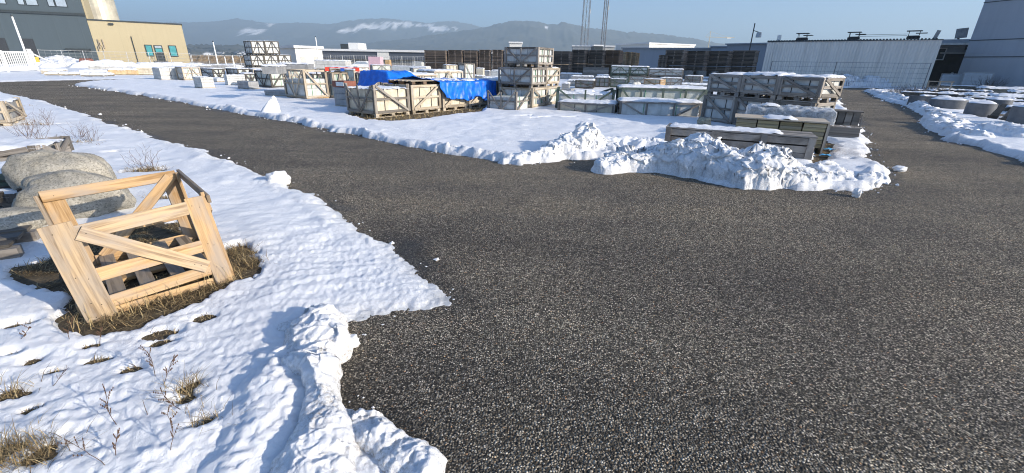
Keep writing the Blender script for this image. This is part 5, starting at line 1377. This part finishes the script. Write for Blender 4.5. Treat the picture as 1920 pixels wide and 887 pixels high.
# slab piles at the foot of the tan annex
for k, (ax, ay, bx, ty, mt, l) in enumerate(((78, 140, 112, 132, SL_WARM, 'orange tinted slab pile beside the gate post'), (84, 143, 142, 138, SL_WARM, 'flat broken slab pile in front of the gate post'), (150, 142, 200, 134, SL_WARM, 'layered pale slab pile below the tan annex corner'), (152, 145, 200, 140, SL_LIGHT, 'thin slab row on a low pallet at the far road edge'), (205, 142, 258, 131, mat_slab('orange_slabs', (.5, .34, .17), (.72, .55, .33)), 'orange yellow slab pile below the annex downpipe'), (258, 142, 288, 127, SL_WARM, 'cream slab block just left of the first stone cube'), (168, 137, 240, 124, SL_LIGHT, 'snow covered slab heap against the tan annex'))):
    blocks('stone_slab_pile', l, ax, ay, bx, ty, d=1.6, ang=22, nz=4, mat=mt, cap=.14, cover=.9, cat='stone slabs')
bank([(86, 127, .7, 1.6), (118, 121, 1.4, 1.8), (140, 124, .9, 1.6)], 'snow heap behind the slab piles next to the gate', .16, 520, big=.7, grit=.25, wob=.1, steep=.7)
bank([(150, 128, .6, 1.2), (200, 127, .9, 1.6), (262, 126, .6, 1.3), (330, 125, .6, 1.5), (440, 126, .5, 1.5)], 'long snow heap along the foot of the tan annex', .2, 540, big=.7, grit=.2, wob=.1, steep=.7)
c = V(154, 118, 70)[:2]
r = thing('red_winch', 'rusty red machine part lying under the dark hall canopy', 'machine part', (*c, 0))
m = MB(); m.tube((0, 0, .6), (1.3, .2, .6), .55, .55, 14); m.build('drum', RUST, r); m = MB(); m.box(-.2, 1.5, -.3, .6, 0, .3); m.tube((-.1, 0, .6), (1.4, .2, 1.2), .08, .08); m.build('frame', FRAME_K, r)

# ---- right yard: concrete rings and blocks, brush, cages
def ring(label, px, py, R, h, t=.12, snow=True, a0=0, a1=360, name='concrete_ring', mat=CONC, cat='concrete ring'):
    c = G(px, py)
    r = thing(name, label, cat, (*c, 0))
    n = 48 if a1 - a0 == 360 else 18
    prof = [(R, 0), (R, h * .96), (R - .02, h), (R - t, h), (R - t, .02), (R - t, 0)]
    an = np.radians(np.linspace(a0, a1, n, endpoint=(a1 - a0 != 360)))
    P = np.array([[(math.cos(a) * q[0], math.sin(a) * q[0], q[1]) for q in prof + [prof[0]]] for a in an])
    o = gridmesh('shell', P, mat, parent=r, smooth=False, closed_u=(a1 - a0 == 360))
    if a1 - a0 != 360:
        m = MB()
        for a in (an[0], an[-1]):
            m.bar((math.cos(a) * (R - t / 2), math.sin(a) * (R - t / 2), 0), (math.cos(a) * (R - t / 2), math.sin(a) * (R - t / 2), h - .002), t * .98, .01, (-math.sin(a), math.cos(a), 0))
        m.build('end_face', mat, r)
    if snow:
        nr = np.linspace(0.001, R - t * .1, 12)[None, :]; aa = np.linspace(0, 2 * np.pi, 40, endpoint=False)[:, None]
        Z = h - .05 + .14 * np.sqrt(np.clip(1 - (nr / R) ** 2, 0, 1)) + .04 * perlin(np.cos(aa) * nr * 3 + px, np.sin(aa) * nr * 3, 3)
        gridmesh('snow_cap', np.stack([np.cos(aa) * nr, np.sin(aa) * nr, Z], -1), SNOW, parent=r, closed_u=True, attrs={'thin': 0 * Z, 'dirt': 0 * Z})
    return r
ring('low concrete ring full of snow, nearest the bend of the right road', 1772, 207, .62, .46)
ring('concrete ring with a round snow cap right of the curved blocks', 1832, 219, .42, .50)
ring('concrete ring with snow cap tucked behind the two dark wedges', 1866, 208, .42, .48)
ring('big concrete ring cut by the right edge of the picture', 1925, 240, .50, .62)
ring('curved concrete wall piece standing tilted at the left of the rings', 1722, 200, .52, .5, t=.12, snow=False, a0=170, a1=245, name='curved_block', cat='curved block')
ring('second curved concrete piece behind the tilted one', 1744, 200, .48, .46, t=.11, snow=False, a0=185, a1=260, name='curved_block', cat='curved block')
for px, py, l, lean in ((1858, 224, 'dark leaning wooden wedge between two concrete rings', .18), (1880, 230, 'second dark wooden wedge before the big ring', .15)):
    r = thing('wooden_wedge', l, 'wedge', (*G(px, py), 0), rad(-40))
    m = MB(); m.hexa([(-.11, -.14, 0), (.11, -.14, 0), (.11, .18, 0), (-.11, .18, 0), (-.07 + lean, -.03, .55), (.07 + lean, -.03, .55), (.07 + lean, .06, .55), (-.07 + lean, .06, .55)]); m.build('wedge_board', W_DARK, r)
    m = MB(); m.box(-.14, .14, -.18, -.145, .08, .15); m.build('cleat', W_DARK, r)
for px, py, w_, yt, l, z in ((1850, 189, 2.4, 178, 'dark low stone stack with snow behind the capped rings', 0), (1895, 194, 2.6, 180, 'long dark stone stack with a snow ledge at the right edge', 0), (1870, 178, 5.0, 165, 'mossy low stone wall with snow at the factory foot', 0), (1800, 184, 2.6, 176, 'dark slab stack with bright snow behind the first ring', 0), (1930, 183, 3.2, 172, 'mossy block stack against the factory wall at the right edge', 0)):
    blocks('stone_block_stack', l, px - 30, py, px + 30, yt, d=1.0, ang=-22, w=w_, nz=3, nx=3, mat=mat_slab('mossy_stone', (.07, .075, .06), (.16, .16, .135)), cap=.12, cover=.75, pallet=False)
def brush(label, px, py, R, h, seed, n=70, th=.012, name='bare_shrub', mat=None, cat='shrub'):
    rr = random.Random(seed); m = MB(); c = G(px, py)
    for _ in range(n):
        a = rr.uniform(0, 6.28); b = rr.uniform(0, R * .5); p = Vector((math.cos(a) * b, math.sin(a) * b, 0)); d = Vector((math.cos(a) * rr.uniform(0, .8), math.sin(a) * rr.uniform(0, .8), rr.uniform(.6, 1.2))).normalized()
        for k in range(4):
            q = p + d * (h / 3.6) * rr.uniform(.6, 1.1); m.tube(p, q, th * (1 - k * .18), th * .95 * (1 - (k + 1) * .18), 3, cap=False)
            if k:
                e = (d + Vector((rr.uniform(-1, 1), rr.uniform(-1, 1), rr.uniform(-.2, .7)))).normalized(); m.tube(q, q + e * h * .22, th * .5, th * .3, 3, cap=False)
            p = q; d = (d + Vector((rr.uniform(-.5, .5), rr.uniform(-.5, .5), rr.uniform(-.25, .25)))).normalized()
    r = thing(name, label, cat, (*c, 0))
    m.build('stems', mat or W_DARK, r); return r
brush('bare dark brush at the bend of the right road', 1680, 183, .7, .65, 1, 90, th=.008)
brush('bare brush heap left of the tilted curved block', 1700, 186, .7, .75, 2, 90, th=.008)
brush('tangled brush between the cages and the rings', 1745, 180, .8, .8, 3, 90, th=.008)
brush('dark shrub growing against the corrugated shed', 1702, 163, .8, 1.2, 4, 100, th=.009)
brush('dark scrub left of the road end along the shed fence', 1580, 160, 1.2, 1.3, 5, 80)
brush('sparse scrub against the factory wall', 1850, 172, 1.3, 1.1, 6, 80)
def cage(px, py, ang, label, w_=1.2, h_=1.0):
    r = thing('wire_cage', label, 'wire cage', (*G(px, py), .0), rad(ang)); z0 = .15
    m = MB(); m.box(.03, w_ - .03, .03, .97, z0 + .02, z0 + h_ - .06); m.build('tank', mat_plain('milky_plastic', (.42, .45, .48), .4, var=.12), r, bevel=.04)
    m = MB()
    for k in range(7):
        x_ = w_ * k / 6
        m.tube((x_, 0, z0), (x_, 0, z0 + h_), .016, .016, 4); m.tube((0, x_ / w_, z0), (0, x_ / w_, z0 + h_), .016, .016, 4); m.tube((w_, x_ / w_, z0), (w_, x_ / w_, z0 + h_), .016, .016, 4)
    for k in range(5):
        z = z0 + h_ * k / 4
        m.tube((0, 0, z), (w_, 0, z), .016, .016, 4); m.tube((0, 0, z), (0, 1, z), .016, .016, 4); m.tube((w_, 0, z), (w_, 1, z), .016, .016, 4)
    m.build('wire_frame', STEEL, r)
    m = MB()
    for x_ in (0, w_ / 2 - .07, w_ - .14): m.box(x_, x_ + .14, 0, 1, 0, z0 - .01)
    m.build('pallet', W_GREY, r)
cage(1757, 166, -40, 'wire caged tank left of the loading bay column', 1.9, 1.2); cage(1797, 168, -40, 'wire caged tank right of the loading bay column', 1.9, 1.35)
r = thing('pallet_rack', 'pale wooden rack frame standing before the caged tanks', 'rack', (*G(1733, 178), 0), rad(-35))
for x_ in (0, .6, 1.2): m = MB(); m.bar((x_, 0, 0), (x_, 0, .95), .07, .05, (0, 1, 0)); m.build('upright', W_TAN, r)
m = MB()
for z in (.2, .55, .9): m.bar((-.05, -.03, z), (1.3, -.03, z), .07, .03, (0, 1, 0))
m.build('slats', W_TAN, r)

for px, py, yt, w_, an_, l in ((1745, 190, 180, 1.3, -30, 'dark slab bundle between the brush and the first ring'), (1788, 193, 184, 1.5, -25, 'dark timber bundle behind the first ring'), (1815, 201, 190, 1.2, -30, 'dark leaning slabs left of the capped ring'), (1900, 206, 194, 1.6, -25, 'dark slab bundle behind the big ring'), (1850, 200, 190, .9, -30, 'short dark stone stack between the capped rings'), (1720, 179, 168, 1.6, -30, 'dark brushwood bundle beside the rack'), (1765, 177, 167, 1.6, -30, 'weathered board bundle in front of the left caged tank'), (1812, 179, 169, 1.8, -30, 'weathered board bundle in front of the right caged tank')):
    blocks('stock_bundle', l, px - 20, py, px + 20, yt, d=.8, ang=an_, w=w_, nz=3, nx=2, mat=W_DARK if 'board' in l or 'timber' in l or 'brush' in l else MATS['mossy_stone'], cap=.06, cover=.35, pallet=False, cat='bundle')

for k, (px, py, yt, w_, an_, l) in enumerate(((1700, 187, 172, 1.5, -40, 'dark low crate beside the brush at the bend of the road'), (1735, 187, 174, 1.6, -35, 'dark low crate behind the curved blocks'), (1790, 199, 187, 1.3, -32, 'dark low crate just behind the first ring'), (1828, 194, 182, 1.8, -30, 'dark crate with thin snow between the stone stacks'), (1868, 199, 187, 1.4, -30, 'dark open crate behind the two wedges'), (1895, 214, 200, 1.1, -30, 'dark low crate left of the big ring'), (1850, 176, 165, 2.6, -25, 'long dark crate at the factory foot'), (1775, 172, 160, 2.2, -35, 'dark stacked boards by the loading bay column'))):
    a_ = G(px - 14, py); h_ = hgt(a_[0], a_[1], yt)
    crate('stock_crate', l, a_, an_, w_, .9, h_, wood=W_DARK, fill=MATS['mossy_stone'], style=('D', 'L', 'V', 'L')[k % 4], side='D', mid=False, cap=.05, cover=.55, pallet=True, straps=1, strap=STRAP_K)
# ------------------------------------------------------------------ broken crate frame in the foreground
Bfl, Bfr = Vector((*G(165, 608, .0), .0)), Vector((*G(437, 524, .0), .0))
Tfl, Tfr = Vector((*G(68, 432, .62), .62)), Vector((*G(379, 370, .62), .62))
dv = Vector((*(G(71, 364, .62) - G(68, 432, .62)), 0)); dv2 = Vector((*(G(325, 323, .62) - G(379, 370, .62)), 0))
Tbl, Tbr = Tfl + dv, Tfr + dv2
Bbl, Bbr = Bfl + dv, Bfr + dv2
r = thing('wooden_crate_frame', 'empty leaning pine crate frame with open top standing in dead grass beside the road', 'crate', Bfl)
org = Bfl.copy()
def bil(a, b, c, d_, s, t): return (a * (1 - s) + b * s) * (1 - t) + (d_ * (1 - s) + c * s) * t - org
def face(a, b, c, d_):
    n = (b - a).cross(d_ - a).normalized()
    return (lambda s, t, o=0.0: bil(a, b, c, d_, s, t) + n * o), n
TH = .024
Ff, nf = face(Bfl, Bfr, Tfr, Tfl)          # outward towards the viewer
Fb, nbk = face(Bbr, Bbl, Tbl, Tbr)
Fr, nr_ = face(Bfr, Bbr, Tbr, Tfr)
Fl, nl_ = face(Bbl, Bfl, Tfl, Tbl)
def board(name, F, n, s0, t0, s1, t1, w, o, mat=W_NEW, tone=None, th=TH):
    m = MB(); m.bar(F(s0, t0, o), F(s1, t1, o), w, th, n, tone)
    return m.build(name, mat, r, bevel=.002)
W_OLD = mat_wood('greyed_pine', (.33, .26, .185), (.17, .13, .09), .6, .25); W_HALF = mat_wood('half_weathered_pine', (.44, .325, .20), (.20, .14, .085), 1.0, .25)
board('post', Ff, nf, .09, -.03, .09, 1.02, .155, .013, W_HALF, tone=.5)
board('post', Ff, nf, .93, -.02, .93, 1.02, .115, .013, tone=.6)
board('rail', Ff, nf, .175, .90, .87, .915, .095, .010, W_HALF, tone=.8)
board('rail', Ff, nf, .175, .455, .87, .47, .088, .010, tone=.8)
board('rail', Ff, nf, .175, .165, .87, .19, .078, .010, tone=.75)
board('rail', Ff, nf, .175, .03, .99, .02, .085, -.016, tone=.7)
board('brace', Ff, nf, .185, .90, .845, .235, .092, .036, W_HALF, tone=.85)
board('post', Fr, nr_, .055, -.02, .055, 1.03, .085, .012, tone=.45)
board('post', Fr, nr_, .95, .0, .95, 1.0, .10, .012, tone=.35)
board('rail', Fr, nr_, .0, .965, 1.0, .985, .06, .037, W_OLD, tone=.4)
board('brace', Fr, nr_, .10, .85, .86, .18, .08, .037, tone=.45)
board('rail', Fr, nr_, .10, .08, .9, .08, .08, .010, tone=.4)
board('post', Fb, nbk, .93, .0, .93, 1.0, .125, -.012, tone=.5)
board('post', Fb, nbk, .06, .0, .06, 1.0, .11, -.012, tone=.4)
board('rail', Fb, nbk, .0, .95, 1.0, .95, .085, -.038, tone=.6)
board('rail', Fb, nbk, .12, .42, .86, .42, .085, -.038, tone=.7)
board('rail', Fb, nbk, .12, .08, .86, .08, .085, -.038, tone=.6)
board('brace', Fb, nbk, .06, .93, .80, .10, .085, -.064, tone=.45)
board('post', Fl, nl_, .05, .0, .05, 1.0, .10, .012, W_OLD, tone=.5)
board('rail', Fl, nl_, .1, .08, .9, .08, .08, .010, tone=.4)
Fl_, nfl = face(Bfl, Bfr, Bbr, Bbl)
for s in (.22, .42, .64, .84): board('floor_slat', Fl_, nfl, s, .03, s, .97, .09, .085, W_OLD, tone=.5)
for t in (.2, .52, .85): board('floor_runner', Fl_, nfl, .08, t, .95, t, .08, .035, tone=.6)
nm = MB()
for F, nn, spots in ((Ff, nf, ((.06, .93), (.12, .89), (.06, .48), (.12, .44), (.07, .2), (.12, .16), (.06, .05), (.90, .93), (.95, .9), (.91, .48), (.95, .45), (.91, .2), (.95, .17), (.22, .88), (.27, .86), (.8, .27), (.76, .3), (.5, .57), (.53, .55))),
                     (Fb, nbk, ((.92, .94), (.95, .9), (.06, .94), (.06, .42), (.93, .42)))):
    for s_, t_ in spots:
        p_ = F(s_, t_, .022 if F is Ff else -.02); q_ = F(s_, t_, .0505 if (F is Ff and .18 < s_ < .86) else (.0268 if F is Ff else -.0525)); nm.tube(p_, q_, .0032, .0032, 6)
nm.build('nails', mat_plain('rusty_nail', (.03, .02, .015), .7), r)
# ------------------------------------------------------------------ boulders and stock at the left edge
def boulder(label, c, sx, sy, sz, seed, rz, lift=.75, flat=.0):
    n, m_ = 72, 44
    th = np.linspace(0, 2 * np.pi, n, endpoint=False)[:, None]; ph = np.linspace(.01, np.pi - .01, m_)[None, :]
    dx = np.cos(th) * np.sin(ph); dy = np.sin(th) * np.sin(ph); dz = np.cos(ph) + 0 * th
    rr = 1 + .20 * (perlin(dx * .8 + seed, dy * .8 + dz * .9, seed) + .55 * perlin(dx * 1.9 + dz * 1.4, dy * 1.9 + seed, seed + 1) + .22 * np.abs(perlin(dx * 3.6 + dz * 2.4, dy * 3.6 + seed, seed + 4)) + .10 * perlin(dx * 8 + dz * 6, dy * 8, seed + 2))
    mx = (np.abs(dx) ** 2.5 + np.abs(dy) ** 2.5 + np.abs(dz) ** 2.5) ** (1 / 2.5); rr = rr / mx * .95
    o = gridmesh('boulder', np.stack([dx * rr * sx, dy * rr * sy, dz * rr * sz * (1 + flat * dx)], -1), GRAN, closed_u=True)
    o.location = (c[0], c[1], sz * lift); o.rotation_euler = (0, 0, rz)
    return tag(o, label, 'boulder')
boulder('rear rounded granite boulder, highest behind the empty crate', G(136, 378), .45, .28, .33, 3, .35, .8)
boulder('front rounded granite boulder partly seen through the empty crate', G(150, 410), .47, .27, .28, 9, .3, .8)
boulder('flat angular granite block cut by the left edge of the picture', G(15, 445), .36, .24, .13, 14, .2, 1.1)
r = thing('old_pallet', 'dark rotten pallet under the boulders at the left edge', 'pallet', (*(G(60, 488)), 0), rad(32))
m = MB()
for k in range(5): m.box(-1.5, -.1, .02 + k * .2, .16 + k * .2, .13, .155)
m.build('deck', W_DARK, r)
m = MB()
for y_ in (-.02, .4, .85): m.box(-1.5, -.05, y_, y_ + .1, 0, .127)
m.build('bearer', W_GREY, r)
kw2 = dict(wood=W_GREEN, fill=SL_GREY, mid=False, cap=.04, cover=.75, top=False, pallet=True, straps=2, strap=STRAP_G, bw=.09)
def rcrate(name, label, bx, by, ang, w_, *q, **k):
    p = G(bx, by) - np.array([math.cos(rad(ang)), math.sin(rad(ang))]) * w_
    return crate(name, label, p, ang, w_, *q, **k)
rcrate('slate_crate', 'open crate of snowy slates with mossy green boards at the left edge', 58, 372, 20, 1.5, .75, .34, style='L', side='L', **kw2)
rcrate('slate_crate', 'second slate crate with red brown and green boards farther along the left edge', 84, 318, 22, 1.9, .9, .36, style='L', side='L', **{**kw2, 'wood': W_GREY})
rcrate('stone_crate', 'old grey crate cut by the left edge beside the snowfield', 24, 240, 35, 2.3, 1.2, .6, style='L', side='D', wood=W_TAN, fill=SL_GREY, cap=.04, cover=.7, top=False)
rcrate('stone_crate', 'dark slate crate behind the flat granite block', 40, 400, 20, 1.15, .4, .22, style='S', side='S', wood=W_DARK, fill=SL_GREY, cap=.02, cover=.4, top=False, mid=False)

# ------------------------------------------------------------------ dead grass and weeds
def mat_grass():
    m, t, p = newmat('dead_grass')
    at = nd(t, 'ShaderNodeAttribute', attribute_name='tone')
    t.links.new(ramp(t, at.outputs['Fac'], [(0.0, (0.05, 0.035, 0.018)), (0.35, (0.16, 0.11, 0.05)), (0.7, (0.34, 0.25, 0.12)), (1.0, (0.52, 0.42, 0.23))]).outputs[0], p.inputs['Base Color'])
    p.inputs['Roughness'].default_value = .8
    return m
GRASS = mat_grass()
gm = MB(); rg = random.Random(11)
def blade(m, x, y, z, h, lean, a, w_, tone):
    dx, dy = math.cos(a), math.sin(a); px, py = -dy * w_, dx * w_
    p1 = (x + dx * lean * .35, y + dy * lean * .35, z + h * .65); p2 = (x + dx * lean, y + dy * lean, z + h)
    m.quadset([(x - px, y - py, z), (x + px, y + py, z), (p1[0] + px * .8, p1[1] + py * .8, p1[2]), (p1[0] - px * .8, p1[1] - py * .8, p1[2]), p2], [(0, 1, 2, 3), (3, 2, 4)], None, tone)
def tuft(x, y, a, b, n, h, flat=.6, z=0.0):
    a0 = rg.uniform(0, 6.28)
    for _ in range(n):
        ra = rg.random() ** .6; t = rg.uniform(0, 6.28)
        X, Y_ = x + a * ra * math.cos(t), y + b * ra * math.sin(t)
        an = a0 + rg.gauss(0, 1.3); hh = h * rg.uniform(.25, 1)
        blade(gm, X, Y_, z, hh * (1 - flat * rg.random()), hh * rg.uniform(.3, 1.5), an, rg.uniform(.0012, .0028), rg.random() ** 1.3)
for i, (hx, hy, a, b) in enumerate(HOLES):
    far = math.hypot(hx, hy) > 8
    if far: tuft(hx, hy, a, b, 40, .07, .7)
    else: tuft(hx, hy, a * .95, b * .95, int(50 + 9000 * a * b), .045 if a < .12 else .07, .8)
cs = np.array(crate_soil)
bx = cs.min(0), cs.max(0)
pts = np.random.RandomState(4).uniform(bx[0], bx[1], (16000, 2))
ins = sdist(pts[:, 0], pts[:, 1], crate_soil) + .05 * fbm(pts[:, 0] * 4, pts[:, 1] * 4, 3, 61) > -.01
pts = pts[ins]
dens = fbm(pts[:, 0] * 3, pts[:, 1] * 3, 3, 5)
for (X, Y_), q in zip(pts, dens):
    if q > -.35: blade(gm, X, Y_, rg.uniform(0, .02), rg.uniform(.003, .034) * (1 + max(0, q)), rg.uniform(.04, .14), rg.gauss(.6, 1.6), rg.uniform(.0013, .003), rg.random() ** 1.4)
ss = np.array(strip_soil); pts = np.random.RandomState(5).uniform(ss.min(0), ss.max(0), (5000, 2))
pts = pts[sdist(pts[:, 0], pts[:, 1], strip_soil) > .1]
for X, Y_ in pts: blade(gm, X, Y_, .0, rg.uniform(.01, .10), rg.uniform(.03, .15), rg.uniform(0, 6.28), rg.uniform(.004, .008), .3 + .7 * rg.random())
# loose straw around the crate, standing blades along its front
for _ in range(60):
    p = Bfl.lerp(Bfr, rg.uniform(-.1, 1.1)); blade(gm, p.x + rg.uniform(.0, .12), p.y - rg.uniform(.0, .1), 0, rg.uniform(.05, .2), rg.uniform(.02, .12), rg.uniform(0, 6.28), .002, rg.uniform(.5, 1))
for px, py, n in ((262, 322, 160), (285, 318, 120), (70, 270, 90), (100, 262, 60), (150, 268, 70), (175, 272, 50), (60, 235, 70), (30, 200, 60), (445, 470, 120), (460, 492, 90), (312, 372, 90), (15, 735, 60), (75, 845, 120), (12, 838, 120), (30, 865, 90), (350, 735, 110), (380, 790, 60)):
    q = G(px, py, .03); R_ = .12 + .02 * math.hypot(*q)
    for _ in range(n):
        a = rg.uniform(0, 6.28); b = R_ * rg.random(); d_ = math.hypot(*q)
        blade(gm, q[0] + b * math.cos(a), q[1] + .6 * b * math.sin(a), .02, rg.uniform(.015, .085), rg.uniform(.03, .16), rg.uniform(0, 6.28), .0007 + .0003 * d_, rg.uniform(.2, .9))
tag(gm.build('dry_grass', GRASS), 'matted dead grass poking through the snow', 'grass', kind='stuff')
W_STEM = mat_plain('dead_stem', (.11, .065, .04), .8)
def weed(label, px, py, h, lean, a, seed, br=5, buds=True):
    rr = random.Random(seed); q = G(px, py, .04)
    r = thing('dead_weed', label, 'weed', (*q, .02))
    m = MB(); bm_ = m
    p = Vector((0, 0, 0)); d = Vector((math.cos(a) * lean, math.sin(a) * lean, 1)).normalized(); n = 7
    for k in range(n):
        e = p + d * h / n; m.tube(p, e, .0017 * (1 - k / n * .5), .0017 * (1 - (k + 1) / n * .5), 4, cap=False)
        if k >= 2 and k - 2 < br:
            for s in (1, -1):
                if rr.random() < .8:
                    b = (d + Vector((rr.uniform(-1, 1), rr.uniform(-1, 1), rr.uniform(-.1, .6)))).normalized(); L = h * rr.uniform(.12, .30)
                    f = e + b * L; m.tube(e, f, .0011, .0007, 3, cap=False)
                    if buds:
                        for t in (.5, .75, 1): g = e.lerp(f, t); bm_.tube(g - Vector((0, 0, .004)), g + Vector((.002, 0, .005)), .0026, .0012, 5)
        p = e; d = (d + Vector((rr.uniform(-.18, .18), rr.uniform(-.18, .18), rr.uniform(-.1, .05)))).normalized()
    m.build('stem', W_STEM, r)
for a in ((290, 708, .22, .5, 2.0, 1, 'thin weed stalk with seed heads right of the round grass tuft'), (305, 722, .20, .3, 1.2, 2, 'dark beaded weed stalk left of the snow ridge shadow'),
          (222, 800, .26, .9, 2.6, 3, 'branching weed with small seed heads in the middle of the left snow'), (200, 878, .24, 1.1, 2.5, 4, 'leaning beaded weed at the bottom edge'),
          (318, 852, .26, .3, 1.5, 5, 'upright dark weed stalk beside the scraped furrows'), (276, 778, .12, .9, 2.4, 6, 'single bent stub poking out of the snow'),
          (345, 770, .20, 1.2, 2.8, 7, 'sprawling weed below the large tuft in the snow'), (185, 640, .12, .3, 1.3, 8, 'tiny reddish weed by the crate corner'),
          (30, 640, .16, .8, .6, 9, 'thin weed at the left edge in front of the crate'), (215, 858, .14, .5, 1.9, 10, 'low bushy weed at the bottom edge'),
          (130, 640, .18, .5, 2.2, 11, 'curled dark weed touching the left corner of the crate'), (95, 720, .15, 1.0, .5, 12, 'fallen weed stem left of the branching weed')):
    weed(a[6], a[0], a[1], a[2] * .75, a[3], a[4], a[5], buds=a[5] not in (6, 12), br=5 if a[5] not in (6,) else 0)
for k, (px, py, h) in enumerate(((48, 262, .55), (75, 272, .45), (150, 262, .35), (172, 270, .35), (280, 322, .35), (92, 238, .4))):
    brush(('tall dry weed at the slate crates', 'dry weed clump beside the slate crate corner', 'sparse dry weed in the open snow left of the road', 'fine dry weed right of the sparse one', 'bushy dry weed behind the empty crate', 'thin dry weed by the old grey crate')[k], px, py, .25, h, 60 + k, 14, th=.0035, name='dead_weed', mat=W_STEM, cat='weed')
def mat_haze():
    m = bpy.data.materials.new('haze'); m.use_nodes = True
    t = m.node_tree; t.nodes.clear()
    o = t.nodes.new('ShaderNodeOutputMaterial'); v = t.nodes.new('ShaderNodeVolumePrincipled')
    v.inputs['Color'].default_value = (0.62, 0.83, 1.0, 1); v.inputs['Density'].default_value = 0.00034
    v.inputs['Anisotropy'].default_value = 0.14
    t.links.new(v.outputs[0], o.inputs['Volume'])
    return m
hz_ = MB(); hz_.box(-7500, 7500, -500, 5800, -1.0, 430)
tag(hz_.build('haze', mat_haze()), 'pale blue winter haze', 'haze', kind='stuff')
